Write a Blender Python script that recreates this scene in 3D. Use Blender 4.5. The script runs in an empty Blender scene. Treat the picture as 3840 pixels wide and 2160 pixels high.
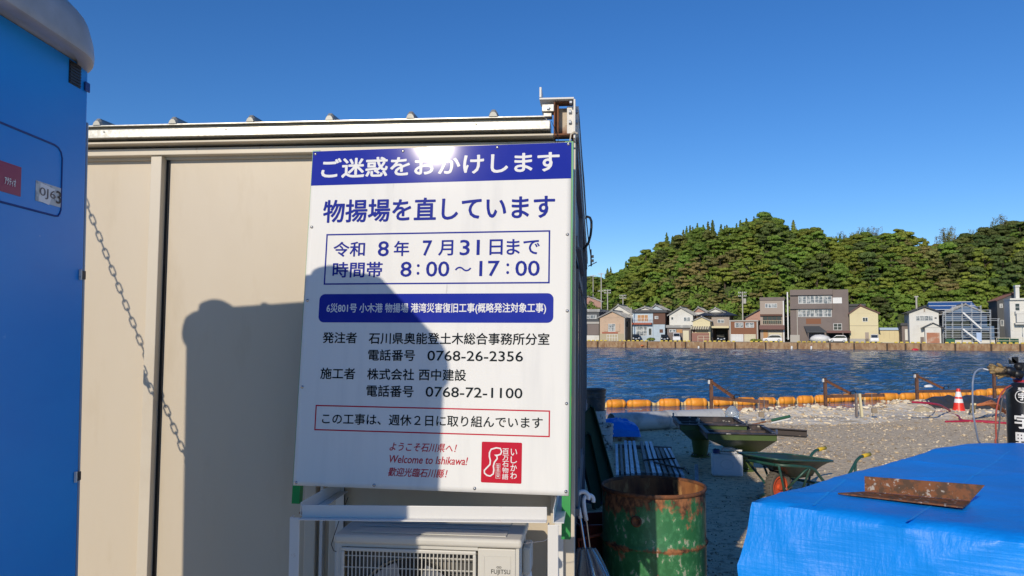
import bpy, math, random
from mathutils import Vector, Matrix, noise as mnoise
random.seed(7)
SC = bpy.context.scene
COL = SC.collection
RAD = math.radians
# ------------------------------------------------------------------ camera
FPX, PITCH, ROLL, EYE = 2880.0, RAD(3.46), RAD(0.2), 1.72
cam_d = bpy.data.cameras.new('camera'); cam = bpy.data.objects.new('camera', cam_d); COL.objects.link(cam)
cam_d.sensor_width = 36.0; cam_d.lens = 36.0 * FPX / 3840.0
cam_d.clip_start = 0.05; cam_d.clip_end = 9000
cam.matrix_world = Matrix.Translation((0, 0, EYE)) @ Matrix.Rotation(RAD(90) + PITCH, 4, 'X') @ Matrix.Rotation(ROLL, 4, 'Z')
SC.camera = cam
# ------------------------------------------------------------------ sky and sun
SUN_EL, SUN_AZ = RAD(24.0), RAD(25.5)            # azimuth: how far left of straight behind the camera
to_sun = Vector((-math.sin(SUN_AZ) * math.cos(SUN_EL), -math.cos(SUN_AZ) * math.cos(SUN_EL), math.sin(SUN_EL)))
world = bpy.data.worlds.new('World'); SC.world = world; world.use_nodes = True
wn = world.node_tree; wn.nodes.clear()
sky = wn.nodes.new('ShaderNodeTexSky'); sky.sky_type = 'NISHITA'; sky.sun_disc = False
sky.sun_elevation = SUN_EL; sky.sun_rotation = math.atan2(to_sun.x, to_sun.y) % (2 * math.pi)
sky.altitude = 0; sky.air_density = 1.0; sky.dust_density = 0.0; sky.ozone_density = 6.0
bg = wn.nodes.new('ShaderNodeBackground'); bg.inputs['Strength'].default_value = 0.120
wo = wn.nodes.new('ShaderNodeOutputWorld')
hs_ = wn.nodes.new('ShaderNodeHueSaturation'); hs_.inputs['Hue'].default_value = 0.508; hs_.inputs['Saturation'].default_value = 1.17; hs_.inputs['Value'].default_value = 1.0
wn.links.new(sky.outputs[0], hs_.inputs['Color']); wn.links.new(hs_.outputs[0], bg.inputs[0]); wn.links.new(bg.outputs[0], wo.inputs[0])
sl = bpy.data.lights.new('sun', 'SUN'); sl.energy = 3.5; sl.angle = RAD(0.53); sl.color = (1.0, 0.885, 0.715)
so = bpy.data.objects.new('sun', sl); COL.objects.link(so); so.rotation_euler = (-to_sun).to_track_quat('-Z', 'Y').to_euler()
so.location = to_sun * 60
SC.view_settings.view_transform = 'Standard'; SC.view_settings.look = 'None'
SC.view_settings.exposure = 0.0; SC.view_settings.gamma = 1.0; SC.view_settings.use_curve_mapping = False
SC.cycles.max_bounces = 6

# ------------------------------------------------------------------ helpers
CAMC = Vector((0, 0, EYE))
_m = cam.matrix_world.to_3x3()
RT, UP, FW = _m @ Vector((1, 0, 0)), _m @ Vector((0, 1, 0)), _m @ Vector((0, 0, -1))
def ray(px, py): return FW + RT * ((px - 1920) / FPX) + UP * ((1080 - py) / FPX)
def at_y(px, py, y): d = ray(px, py); return CAMC + d * (y / d.y)          # measured point at a known distance
def at_z(px, py, z): d = ray(px, py); return CAMC + d * ((z - EYE) / d.z)   # measured point at a known height

def tag(o, label=None, cat=None, group=None, kind=None):
    if label: o['label'] = label
    if cat: o['category'] = cat
    if group: o['group'] = group
    if kind: o['kind'] = kind
    return o
def empty(name, loc, rz=0, label=None, cat=None, group=None, parent=None):
    o = bpy.data.objects.new(name, None); COL.objects.link(o); o.empty_display_size = 0.1
    o.location = loc; o.rotation_euler = (0, 0, rz)
    if parent: o.parent = parent
    return tag(o, label, cat, group)
def copy_tree(o, parent=None):
    c = o.copy(); COL.objects.link(c); c.parent = parent
    for ch in list(o.children): copy_tree(ch, c)
    return c

class MB:
    def __init__(s): s.v, s.f, s.m = [], [], []
    def add(s, vs, fs, mi=0):
        b = len(s.v); s.v += [tuple(v) for v in vs]; s.f += [tuple(i + b for i in f) for f in fs]; s.m += [mi] * len(fs); return s
    def box(s, x0, x1, y0, y1, z0, z1, M=None, mi=0):
        vs = [Vector(p) for p in ((x0,y0,z0),(x1,y0,z0),(x1,y1,z0),(x0,y1,z0),(x0,y0,z1),(x1,y0,z1),(x1,y1,z1),(x0,y1,z1))]
        if M is not None: vs = [M @ v for v in vs]
        return s.add(vs, [(0,3,2,1),(4,5,6,7),(0,1,5,4),(1,2,6,5),(2,3,7,6),(3,0,4,7)], mi)
    def bar(s, a, b, w, h, up=(0,0,1), mi=0):
        a, b = Vector(a), Vector(b); d = (b - a).normalized(); u = Vector(up)
        x = d.cross(u)
        if x.length < 1e-4: x = d.cross(Vector((1, 0, 0)))
        x.normalize(); z = x.cross(d)
        vs = [p + x * sx * w / 2 + z * sz * h / 2 for p in (a, b) for sx, sz in ((-1,-1),(1,-1),(1,1),(-1,1))]
        return s.add(vs, [(0,1,2,3),(7,6,5,4),(0,4,5,1),(1,5,6,2),(2,6,7,3),(3,7,4,0)], mi)
    def tube(s, pts, r, n=8, closed=False, mi=0):
        pts = [Vector(p) for p in pts]; rs = r if isinstance(r, (list, tuple)) else [r] * len(pts)
        rings = []; prev = None
        N = len(pts)
        for i, p in enumerate(pts):
            if closed: d = pts[(i + 1) % N] - pts[i - 1]
            else: d = pts[min(i + 1, N - 1)] - pts[max(i - 1, 0)]
            d.normalize()
            if prev is None:
                x = d.cross(Vector((0, 0, 1)))
                if x.length < 0.05: x = d.cross(Vector((1, 0, 0)))
            else: x = prev - d * prev.dot(d)
            x.normalize(); prev = x; y = d.cross(x)
            rings.append([p + (x * math.cos(2*math.pi*k/n) + y * math.sin(2*math.pi*k/n)) * rs[i] for k in range(n)])
        vs = [q for rg in rings for q in rg]; fs = []
        for i in range(N if closed else N - 1):
            a, b = i * n, ((i + 1) % N) * n
            fs += [(a + k, a + (k+1) % n, b + (k+1) % n, b + k) for k in range(n)]
        if not closed: fs += [tuple(range(n - 1, -1, -1)), tuple((N-1)*n + k for k in range(n))]
        return s.add(vs, fs, mi)
    def lathe(s, prof, n=32, M=None, cap=True, mi=0, f=None):
        vs = []
        for r, z in prof:
            for k in range(n):
                a = 2*math.pi*k/n; rr = r * (f(a, z) if f else 1)
                v = Vector((rr*math.cos(a), rr*math.sin(a), z)); vs.append(M @ v if M is not None else v)
        fs = [(i*n+k, i*n+(k+1) % n, (i+1)*n+(k+1) % n, (i+1)*n+k) for i in range(len(prof)-1) for k in range(n)]
        if cap: fs += [tuple(range(n-1, -1, -1)), tuple((len(prof)-1)*n+k for k in range(n))]
        return s.add(vs, fs, mi)
    def prism(s, poly, y0, y1, M=None, mi=0):           # poly in (x, z), extruded along y
        n = len(poly); vs = [Vector((x, y0, z)) for x, z in poly] + [Vector((x, y1, z)) for x, z in poly]
        if M is not None: vs = [M @ v for v in vs]
        return s.add(vs, [tuple(range(n)), tuple(range(2*n-1, n-1, -1))] + [(i, i+n, (i+1) % n + n, (i+1) % n) for i in range(n)], mi)
    def ball(s, c, rx, ry, rz, n=10, m=6, mi=0, jit=0):
        vs = []; c = Vector(c)
        for i in range(m + 1):
            t = math.pi * i / m
            for k in range(n):
                a = 2*math.pi*k/n; q = 1 + (random.uniform(-jit, jit) if jit else 0)
                vs.append(c + Vector((rx*q*math.sin(t)*math.cos(a), ry*q*math.sin(t)*math.sin(a), rz*q*math.cos(t))))
        return s.add(vs, [(i*n+k, (i+1)*n+k, (i+1)*n+(k+1) % n, i*n+(k+1) % n) for i in range(m) for k in range(n)], mi)
    def grid(s, nu, nv, fn, mi=0):
        vs = [fn(i / nu, j / nv) for j in range(nv + 1) for i in range(nu + 1)]
        return s.add(vs, [(j*(nu+1)+i, j*(nu+1)+i+1, (j+1)*(nu+1)+i+1, (j+1)*(nu+1)+i) for j in range(nv) for i in range(nu)], mi)
    def mesh(s, name, mats, smooth=False, ang=None):
        me = bpy.data.meshes.new(name); me.from_pydata(s.v, [], s.f)
        for m in (mats if isinstance(mats, (list, tuple)) else [mats]): me.materials.append(m)
        if any(s.m): me.polygons.foreach_set('material_index', s.m)
        if smooth: me.polygons.foreach_set('use_smooth', [True] * len(me.polygons))
        me.update()
        if ang: me.set_sharp_from_angle(angle=RAD(ang))
        return me
    def build(s, name, mats, parent=None, smooth=False, ang=None, bevel=0, seg=2, loc=None):
        o = bpy.data.objects.new(name, s.mesh(name, mats, smooth, ang)); COL.objects.link(o)
        if parent: o.parent = parent
        if loc: o.location = loc
        if bevel:
            b = o.modifiers.new('bevel', 'BEVEL'); b.width = bevel; b.segments = seg; b.limit_method = 'ANGLE'; b.angle_limit = RAD(35)
        return o

# ------------------------------------------------------------------ materials
def mat(name, col, rough=0.6, metal=0.0, var=(), bump=None, coat=0.0, coat_r=0.1, spec=0.5, coord='Object', stretch=(1,1,1), rand=0.0, trans=0.0, sss=0, bump2=None, alpha=1):
    m = bpy.data.materials.new(name); m.use_nodes = True; nt = m.node_tree; N, L = nt.nodes, nt.links
    b = N['Principled BSDF']
    b.inputs['Roughness'].default_value = rough; b.inputs['Metallic'].default_value = metal
    b.inputs['Coat Weight'].default_value = coat; b.inputs['Coat Roughness'].default_value = coat_r
    b.inputs['Specular IOR Level'].default_value = spec
    b.inputs['Transmission Weight'].default_value = trans; b.inputs['Alpha'].default_value = alpha
    tc = N.new('ShaderNodeTexCoord'); mp = N.new('ShaderNodeMapping'); mp.inputs['Scale'].default_value = stretch
    L.new(tc.outputs[coord], mp.inputs[0])
    cur = None
    rgb = N.new('ShaderNodeRGB'); rgb.outputs[0].default_value = (*col, 1); cur = rgb.outputs[0]
    for c2, sc, lo, hi in [v[:4] for v in var]:
        nz = N.new('ShaderNodeTexNoise'); nz.inputs['Scale'].default_value = sc; nz.inputs['Detail'].default_value = 8; nz.inputs['Roughness'].default_value = 0.6
        L.new(mp.outputs[0], nz.inputs['Vector'])
        mr = N.new('ShaderNodeMapRange'); mr.inputs['From Min'].default_value = lo; mr.inputs['From Max'].default_value = hi
        L.new(nz.outputs['Fac'], mr.inputs['Value'])
        mx = N.new('ShaderNodeMix'); mx.data_type = 'RGBA'; L.new(mr.outputs[0], mx.inputs['Factor'])
        L.new(cur, mx.inputs['A']); mx.inputs['B'].default_value = (*c2, 1); cur = mx.outputs['Result']
    if rand:
        oi = N.new('ShaderNodeObjectInfo'); hs = N.new('ShaderNodeHueSaturation')
        mr = N.new('ShaderNodeMapRange'); mr.inputs['To Min'].default_value = 1 - rand; mr.inputs['To Max'].default_value = 1 + rand
        L.new(oi.outputs['Random'], mr.inputs['Value']); L.new(mr.outputs[0], hs.inputs['Value'])
        mu = N.new('ShaderNodeMath'); mu.operation = 'MULTIPLY'; mu.inputs[1].default_value = 7.31; L.new(oi.outputs['Random'], mu.inputs[0])
        fr = N.new('ShaderNodeMath'); fr.operation = 'FRACT'; L.new(mu.outputs[0], fr.inputs[0])
        m2 = N.new('ShaderNodeMapRange'); m2.inputs['To Min'].default_value = 0.465; m2.inputs['To Max'].default_value = 0.525
        L.new(fr.outputs[0], m2.inputs['Value']); L.new(m2.outputs[0], hs.inputs['Hue'])
        L.new(cur, hs.inputs['Color']); cur = hs.outputs[0]
    L.new(cur, b.inputs['Base Color'])
    last = None
    for bp in (bump, bump2):
        if bp:
            nz = N.new('ShaderNodeTexNoise'); nz.inputs['Scale'].default_value = bp[0]; nz.inputs['Detail'].default_value = 5
            L.new(mp.outputs[0], nz.inputs['Vector'])
            bn = N.new('ShaderNodeBump'); bn.inputs['Strength'].default_value = bp[1]; bn.inputs['Distance'].default_value = bp[2]
            L.new(nz.outputs['Fac'], bn.inputs['Height'])
            if last: L.new(last, bn.inputs['Normal'])
            last = bn.outputs[0]
    if last: L.new(last, b.inputs['Normal'])
    return m

M = {}
M['cream'] = mat('cream_paint', (0.545, 0.475, 0.370), 0.45, var=[((0.53,0.455,0.345),0.9,0.42,0.72),((0.50,0.425,0.315),2.6,0.58,0.76),((0.38,0.30,0.20),7,0.745,0.80)], bump=(1.3,0.22,0.03), stretch=(2.6,2.6,0.8))
M['cream_trim'] = mat('cream_trim_paint', (0.58, 0.52, 0.42), 0.4, var=[((0.52,0.45,0.35),2,0.5,0.7),((0.33,0.22,0.13),14,0.68,0.76)])
M['zinc'] = mat('speckled_zinc', (0.66, 0.64, 0.57), 0.32, 0.55, var=[((0.50,0.47,0.40),60,0.42,0.6)])
M['white_steel'] = mat('white_painted_steel', (0.66, 0.65, 0.62), 0.38, var=[((0.40,0.24,0.12),11,0.66,0.72)], bump=(25,0.08,0.004))
M['steel_dark'] = mat('dull_grey_steel', (0.32, 0.34, 0.38), 0.35, 0.6)  # even grey metal for bolts, chain, poles and fan blades
M['roofing'] = mat('weathered_roof_sheet', (0.34, 0.34, 0.31), 0.5, 0.3, var=[((0.22,0.21,0.18),6,0.5,0.7)])
M['rust'] = mat('rusty_steel', (0.20, 0.075, 0.03), 0.8, 0.1, var=[((0.08,0.04,0.025),14,0.45,0.6),((0.36,0.14,0.05),30,0.58,0.7)], bump=(40,0.4,0.004))
M['rust_pale'] = mat('rust_stained_paint', (0.50, 0.42, 0.32), 0.6, var=[((0.22,0.09,0.04),7,0.46,0.58)])
M['glass_dark'] = mat('dark_window_glass', (0.02, 0.025, 0.03), 0.05, spec=0.8)
M['pane'] = mat('curtained_window_glass', (0.13, 0.15, 0.17), 0.12, var=[((0.42,0.43,0.42),1.1,0.47,0.57)], spec=0.6)
M['black'] = mat('black_plastic', (0.012, 0.012, 0.013), 0.45)
M['white'] = mat('white_gloss', (0.80, 0.80, 0.78), 0.3)
CO = dict(coat=0.30, coat_r=0.058, spec=0.0)
M['navy'] = mat('navy_print', (0.018, 0.030, 0.30), 0.5, var=[((0.035,0.045,0.33),3,0.4,0.8)], bump=(9,0.06,0.003), **CO)
M['ink_blue'] = mat('blue_ink', (0.025, 0.035, 0.27), 0.5, **CO)
M['ink_black'] = mat('black_ink', (0.012, 0.014, 0.014), 0.5, **CO)
M['ink_red'] = mat('red_ink', (0.50, 0.012, 0.035), 0.5, **CO)
M['ink_white'] = mat('white_ink', (0.74, 0.74, 0.73), 0.5, **CO)
M['board'] = mat('white_sign_sheet', (0.76, 0.755, 0.725), 0.5, **CO, var=[((0.68,0.68,0.66),2.2,0.5,0.8),((0.58,0.58,0.57),5,0.66,0.74)], stretch=(6,1,0.6), bump=(9,0.06,0.003))
M['green_post'] = mat('bright_green_paint', (0.012, 0.26, 0.045), 0.4, coat=0.3)
M['screw'] = mat('screw_zinc', (0.55, 0.55, 0.55), 0.25, 0.9)

# ------------------------------------------------------------------ setting: ground, water, far shore, hills
WZ = -1.0
def edge_y(x): return 16.4 + 0.235 * (x - 2.0) + 0.35 * math.sin(x * 0.7) * (1 if x > 3 else 0.3)
def ground_mat():
    m = mat('gravelly_ground', (0.76, 0.60, 0.375), 0.9, coord='Object',
            var=[((0.68,0.54,0.35),0.35,0.42,0.62),((0.30,0.23,0.145),12,0.50,0.66),((0.76,0.65,0.47),18,0.60,0.68),((0.45,0.30,0.16),0.7,0.64,0.74)], bump=(7,0.5,0.03), bump2=(35,0.5,0.010))
    return m
M['ground'] = ground_mat()
def ground_fn(u, v):
    x = -45 + 110 * u; y = -35 + (edge_y(x) + 35) * (v ** 0.45)
    z = 0.02 * mnoise.noise(Vector((x*0.8, y*0.8, 0))) if y > 5 else 0
    return (x, y, z)
g = MB().grid(160, 110, ground_fn)
g.grid(160, 1, lambda u, v: (-45 + 110*u, edge_y(-45 + 110*u) + 0.25*v, (0.02*mnoise.noise(Vector(((-45+110*u)*0.8, edge_y(-45+110*u)*0.8, 0)))) * (1-v) - 2.0*v))
tag(g.build('ground', M['ground'], smooth=True), kind='structure')

def water_mat():
    m = bpy.data.materials.new('harbour_water'); m.use_nodes = True; nt = m.node_tree; N, L = nt.nodes, nt.links
    b = N['Principled BSDF']; b.inputs['Base Color'].default_value = (0.014, 0.075, 0.180, 1); b.inputs['Roughness'].default_value = 0.06; b.inputs['IOR'].default_value = 1.33
    tc = N.new('ShaderNodeTexCoord'); sep = N.new('ShaderNodeSeparateXYZ'); L.new(tc.outputs['Object'], sep.inputs[0])
    # the silt curtain keeps the water inside it calm
    ml = N.new('ShaderNodeMath'); ml.operation = 'MULTIPLY_ADD'; ml.inputs[1].default_value = -0.36; L.new(sep.outputs['X'], ml.inputs[0]); L.new(sep.outputs['Y'], ml.inputs[2])
    mr = N.new('ShaderNodeMapRange'); mr.inputs['From Min'].default_value = 26.3; mr.inputs['From Max'].default_value = 28.5; mr.inputs['To Min'].default_value = 0.16; mr.inputs['To Max'].default_value = 1.0
    L.new(ml.outputs[0], mr.inputs['Value'])
    mp = N.new('ShaderNodeMapping'); mp.inputs['Scale'].default_value = (0.62, 1.0, 1); mp.inputs['Rotation'].default_value = (0, 0, 0.12); L.new(tc.outputs['Object'], mp.inputs[0])
    n1 = N.new('ShaderNodeTexNoise'); n1.inputs['Scale'].default_value = 1.15; n1.inputs['Detail'].default_value = 6; n1.inputs['Roughness'].default_value = 0.62; L.new(mp.outputs[0], n1.inputs['Vector'])
    n2 = N.new('ShaderNodeTexNoise'); n2.inputs['Scale'].default_value = 0.28; n2.inputs['Detail'].default_value = 3; L.new(mp.outputs[0], n2.inputs['Vector'])
    b1 = N.new('ShaderNodeBump'); b1.inputs['Distance'].default_value = 0.42; L.new(n1.outputs['Fac'], b1.inputs['Height']); L.new(mr.outputs[0], b1.inputs['Strength'])
    b2 = N.new('ShaderNodeBump'); b2.inputs['Distance'].default_value = 0.7; b2.inputs['Strength'].default_value = 0.35; L.new(n2.outputs['Fac'], b2.inputs['Height']); L.new(b1.outputs[0], b2.inputs['Normal'])
    L.new(b2.outputs[0], b.inputs['Normal'])
    return m
M['water'] = water_mat()
import numpy as np
def make_water():
    rs = np.random.RandomState(4)
    ys = [-40.0, 0.0, 8.0]; y = 13.0
    while y < 230: ys.append(y); y *= 1.0048
    ys += [260, 400, 900, 2500, 8000]
    us = np.concatenate([np.linspace(-3, -0.45, 12), np.linspace(-0.40, 1.05, 300), np.linspace(1.1, 3, 10)])
    Y = np.array(ys)[:, None] * np.ones(len(us))[None, :]; X = np.maximum(Y, 30.0) * us[None, :] + 0 * Y
    X = np.abs(np.where(Y < 13, 40, Y)) * us[None, :]
    Z = np.zeros_like(X)
    for k in range(46):
        lam = 0.30 * (1.060 ** k) * rs.uniform(0.9, 1.1)
        th = rs.normal(1.35, 0.55); kk = 2*np.pi/lam; amp = 0.0066 * lam ** 0.55
        step = np.maximum(Y*0.0048, 0.06); w = np.clip(lam/(step*2.5) - 0.6, 0, 1)
        ph = rs.uniform(0, 6.28)
        Z += w * amp * np.sin(kk*(np.cos(th)*X + np.sin(th)*Y) + ph + 0.8*np.sin(X*0.13 + ph))
    calm = np.clip(((Y - 0.36*X) - 26.3)/2.0, 0.10, 1.0); fade = np.clip((600-Y)/300, 0, 1)
    Z = WZ + Z*calm*fade
    nv, nu = X.shape
    me = bpy.data.meshes.new('water'); co = np.stack([X, Y, Z], -1).reshape(-1, 3)
    idx = np.arange(nv*nu).reshape(nv, nu); q = np.stack([idx[:-1,:-1], idx[:-1,1:], idx[1:,1:], idx[1:,:-1]], -1).reshape(-1, 4)
    me.vertices.add(len(co)); me.vertices.foreach_set('co', co.ravel()); me.loops.add(q.size); me.loops.foreach_set('vertex_index', q.ravel().astype(np.int32))
    me.polygons.add(len(q)); me.polygons.foreach_set('loop_start', np.arange(0, q.size, 4, dtype=np.int32)); me.polygons.foreach_set('loop_total', np.full(len(q), 4, np.int32))
    me.polygons.foreach_set('use_smooth', np.ones(len(q), bool)); me.update(calc_edges=True); me.materials.append(M['water'])
    o = bpy.data.objects.new('water', me); COL.objects.link(o); tag(o, kind='structure')
make_water()

Q0 = Vector((16.7, 170.0, 0)); QD = Vector((math.cos(RAD(21.5)), -math.sin(RAD(21.5)), 0)); QN = Vector((-QD.y, QD.x, 0)); QA = math.atan2(QD.y, QD.x)
QZ = 0.35
def fp(px, py, t):                                   # measured point on the vertical plane t metres behind the quay edge -> (s, z)
    d = ray(px, py); p0 = Q0 + QN * t
    k = ((p0 - CAMC).dot(QN)) / d.dot(QN); p = CAMC + d * k
    return (p - Q0).dot(QD), p.z
def qp(s, t, z=0.0): return Q0 + QD * s + QN * t + Vector((0, 0, z))
def A(x, y): return 2150 + x / 2.6344, 900 + y / 2.6344
def B(x, y): return 2940 + x / 2.6344, 900 + y / 2.6344
M['quay'] = mat('stained_quay_concrete', (0.36, 0.24, 0.135), 0.85, var=[((0.24,0.14,0.07),0.9,0.42,0.60),((0.40,0.31,0.20),1.5,0.56,0.72),((0.22,0.08,0.035),1.6,0.58,0.70)], stretch=(1.6,1,0.7), bump=(3,0.5,0.08))
M['quay_top'] = mat('far_road', (0.19, 0.18, 0.165), 0.9, var=[((0.26,0.24,0.2),0.3,0.45,0.6)])
M['yellow'] = mat('yellow_kerb_paint', (0.62, 0.47, 0.06), 0.6)
quay = tag(empty('quay', (0, 0, 0)), kind='structure')
quay = MB().box(-400, 300, 0, 60, -3, QZ).build('quay', M['quay_top']); quay.matrix_world = Matrix.Translation(Q0) @ Matrix.Rotation(QA, 4, 'Z'); tag(quay, kind='structure')
for o in [o for o in bpy.data.objects if o.type == 'EMPTY' and o.name.startswith('quay')]: bpy.data.objects.remove(o)
quay.name = 'quay'
qf = MB().box(-400, 300, -0.25, -0.003, -3, QZ - 0.05)
qf.build('quay_wall', M['quay'], quay)
fend = [fp(*A(x, 1040), 0)[0] for x in (245, 520, 735, 1010, 1110, 1300, 1600, 1900, 2215)] + [fp(*B(x, 1080), 0)[0] for x in (455, 693, 1018, 1200, 1350, 1690, 2045, 2330)]
M['fender'] = mat('dark_timber_fender', (0.07,0.045,0.03), 0.9)
me = MB().box(-0.15, 0.15, -0.42, -0.252, WZ - 0.3, QZ - 0.1).mesh('fender', M['fender'])
for s_ in fend:
    o = bpy.data.objects.new('fender', me); COL.objects.link(o); o.parent = quay; o.location = (s_, 0, 0)
kb, ky = MB(), MB()
s_ = -60.0; i = 0
segs = [(fp(*A(a, 1000), 0)[0], fp(*A(b, 1000), 0)[0]) for a, b in ((100,335),(450,750),(860,1160),(1290,1620),(1745,2080),(2215,2371))] + \
       [(fp(*B(a, 1040), 0)[0], fp(*B(b, 1040), 0)[0]) for a, b in ((130,440),(600,955),(1090,1450),(1590,1950),(2040,2600))]
for a, b in segs:
    s_ = a
    while s_ < b - 0.5:
        ky.prism([(s_, QZ), (s_+0.62, QZ), (s_+0.55, QZ+0.24), (s_+0.07, QZ+0.24)], -0.2, 0.18); s_ += 0.95
ky.build('kerb_block', M['yellow'], quay)['kind'] = 'stuff'

# hills: skyline measured from the photograph, ridge 70 m behind the quay
sky_px = [(1500,1130),(1900,1085),(2100,1050)] + [(2150+x/2.898, 700+y/2.898) for x, y in ((150,945),(230,932),(300,945),(370,915),(450,890),(540,850),(600,790),(700,708),(850,688),(940,640),(1000,550),(1100,545),(1200,488),(1340,440),(1460,425),(1540,465),(1600,440),(1700,425),(1850,378),(1980,372),(2080,280),(2200,330),(2280,425),(2390,400),(2430,440))] + \
         [(2990+x/2.898, 700+y/2.898) for x, y in ((10,432),(160,432),(270,492),(320,560),(400,562),(600,515),(750,482),(900,482),(1060,445),(1220,492),(1300,572),(1350,548),(1450,575),(1700,548),(1850,522),(1950,462),(2100,402),(2200,392),(2350,380),(2463,292))] + [(4000,760),(4300,740),(4700,800)]
RT_T, BASE_T = 78.0, 17.0
ridge = sorted(fp(x, y, RT_T) for x, y in sky_px)
def ridge_z(s):
    if s <= ridge[0][0]: return ridge[0][1] - 7
    for (a, za), (b, zb) in zip(ridge, ridge[1:]):
        if s <= b: return za + (zb - za) * (s - a) / max(b - a, 1e-6) - 6.2
    return ridge[-1][1] - 7
S0, S1 = ridge[0][0], ridge[-1][0]
# the ridge is followed along lines of sight: a point at depth t uses the skyline of its own direction
def hill_pt(sr, v):
    p_r = qp(sr, RT_T); zt = ridge_z(sr)
    e = v ** 0.8
    t = BASE_T + (RT_T - BASE_T) * v
    # position slides along the sight line from the base to the ridge
    d = (p_r - Vector((0, 0, 0))); den = d.dot(QN); k = ((Q0 + QN * t).dot(QN)) / den
    p = d * k
    f = math.sin(min(1, v) * math.pi / 2) ** 0.9
    z = 1.2 + (zt - 1.2) * f + 2.0 * mnoise.noise(Vector((p.x*0.05, p.y*0.05, 3))) * v * (1-v) * 3
    return Vector((p.x, p.y, z))
M['hill'] = mat('forest_floor', (0.075, 0.105, 0.030), 0.95, var=[((0.14,0.11,0.06),0.06,0.55,0.65)], bump=(0.8,1,0.8))
hg = MB().grid(110, 14, lambda u, v: hill_pt(S0 + (S1-S0)*u, v))
hg.grid(110, 4, lambda u, v: hill_pt(S0 + (S1-S0)*u, 1.0) + QN * (60*v) + Vector((0, 0, -28*v)))
tag(hg.build('hills', M['hill'], smooth=True), kind='structure')
lp = MB().box(-500, 400, 60, 900, -3, QZ - 0.01); o = lp.build('far_land', M['hill']); o.matrix_world = quay.matrix_world.copy() if False else (Matrix.Translation(Q0) @ Matrix.Rotation(QA, 4, 'Z')); tag(o, kind='structure')

# ------------------------------------------------------------------ trees on the hill
def leaf_mat(name, a, b, c, rand=0.25):
    m = mat(name, a, 0.62, var=[(b,0.9,0.42,0.58),(c,2.5,0.56,0.68)], rand=rand, spec=0.25)
    nt = m.node_tree; bs = nt.nodes['Principled BSDF']; tr = nt.nodes.new('ShaderNodeBsdfTranslucent'); mx = nt.nodes.new('ShaderNodeMixShader'); mx.inputs[0].default_value = 0.30
    nt.links.new(bs.inputs['Base Color'].links[0].from_socket, tr.inputs[0]); nt.links.new(bs.outputs[0], mx.inputs[1]); nt.links.new(tr.outputs[0], mx.inputs[2])
    nt.links.new(mx.outputs[0], nt.nodes['Material Output'].inputs[0])
    return m
M['leaf'] = leaf_mat('broadleaf_foliage', (0.165,0.245,0.036), (0.225,0.295,0.050), (0.115,0.185,0.030))
M['leaf_olive'] = leaf_mat('olive_foliage', (0.235,0.235,0.065), (0.27,0.255,0.085), (0.170,0.195,0.05))
M['leaf_dark'] = leaf_mat('dark_pine_foliage', (0.105,0.150,0.038), (0.135,0.170,0.050), (0.080,0.115,0.030))
M['leaf_con'] = leaf_mat('cedar_foliage', (0.140,0.200,0.040), (0.170,0.225,0.048), (0.10,0.155,0.030))
M['bark'] = mat('bark', (0.09, 0.07, 0.05), 0.9, bump=(8,0.5,0.05))
def leaves(mb, c, rx, ry, rz, n, size, rnd, updown=0.38):
    for _ in range(n):
        z = rnd.uniform(-0.35, 1); a = rnd.uniform(0, 2*math.pi); q = math.sqrt(max(0, 1 - z*z))
        d = Vector((q*math.cos(a), q*math.sin(a), z)); k = rnd.uniform(0.84, 1.12)
        p = Vector(c) + Vector((d.x*rx, d.y*ry, d.z*rz)) * k
        nrm = (d + Vector((rnd.uniform(-1,1), rnd.uniform(-1,1), rnd.uniform(-0.2,1.2))) * updown).normalized()
        x = nrm.cross(Vector((rnd.uniform(-1,1), rnd.uniform(-1,1), 0.3))).normalized(); y = nrm.cross(x)
        s = size * rnd.uniform(0.6, 1.3)
        mb.add([p - x*s - y*s*0.6, p + x*s*0.9 - y*s*0.5, p + x*s*0.7 + y*s*0.7, p - x*s*0.8 + y*s*0.5], [(0,1,2,3)])
def crown_broad(seed, R=3.6, H=6.5, n=24, flat=0.42, leafn=80, size=0.25):
    rnd = random.Random(seed); mb = MB()
    for i in range(n):
        h = rnd.random(); rr = R * math.sqrt(max(0.05, 1 - (h*1.0)**2)) * rnd.uniform(0.35, 0.92)
        a = rnd.uniform(0, 2*math.pi); c = (rr*math.cos(a), rr*math.sin(a), H*0.22 + h*H*0.68)
        pr = rnd.uniform(0.8, 1.45)
        mb.ball(c, pr*0.82, pr*0.82, pr*flat*0.8, 7, 4, jit=0.15)
        leaves(mb, c, pr, pr, pr*flat, leafn, size, rnd)
    return mb
def crown_cone(seed, R=2.0, H=9.5):
    rnd = random.Random(seed); mb = MB()
    mb.lathe([(R*0.62, H*0.18), (R*0.5, H*0.4), (R*0.3, H*0.68), (0.05, H*0.95)], 8)
    for i in range(13):
        t = i / 12; z = H*(0.16 + 0.80*t); r = R*(1 - t)**0.85
        for k in range(max(3, int(9*(1-t)))):
            a = rnd.uniform(0, 2*math.pi); c = (r*0.7*math.cos(a), r*0.7*math.sin(a), z + rnd.uniform(-.3,.3))
            leaves(mb, c, 0.2+r*0.34, 0.2+r*0.34, 0.28, 16, 0.26, rnd)
    return mb
def crown_bamboo(seed):
    rnd = random.Random(seed); mb = MB()
    for i in range(9):
        x, y = rnd.uniform(-1.5,1.5), rnd.uniform(-1.5,1.5); h = rnd.uniform(6, 9)
        for k in range(12):
            z = h*(0.45 + 0.55*k/11); leaves(mb, (x + 0.5*(k/11)**2, y, z), 0.45, 0.45, 0.3, 7, 0.15, rnd, 1.0)
    return mb
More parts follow.
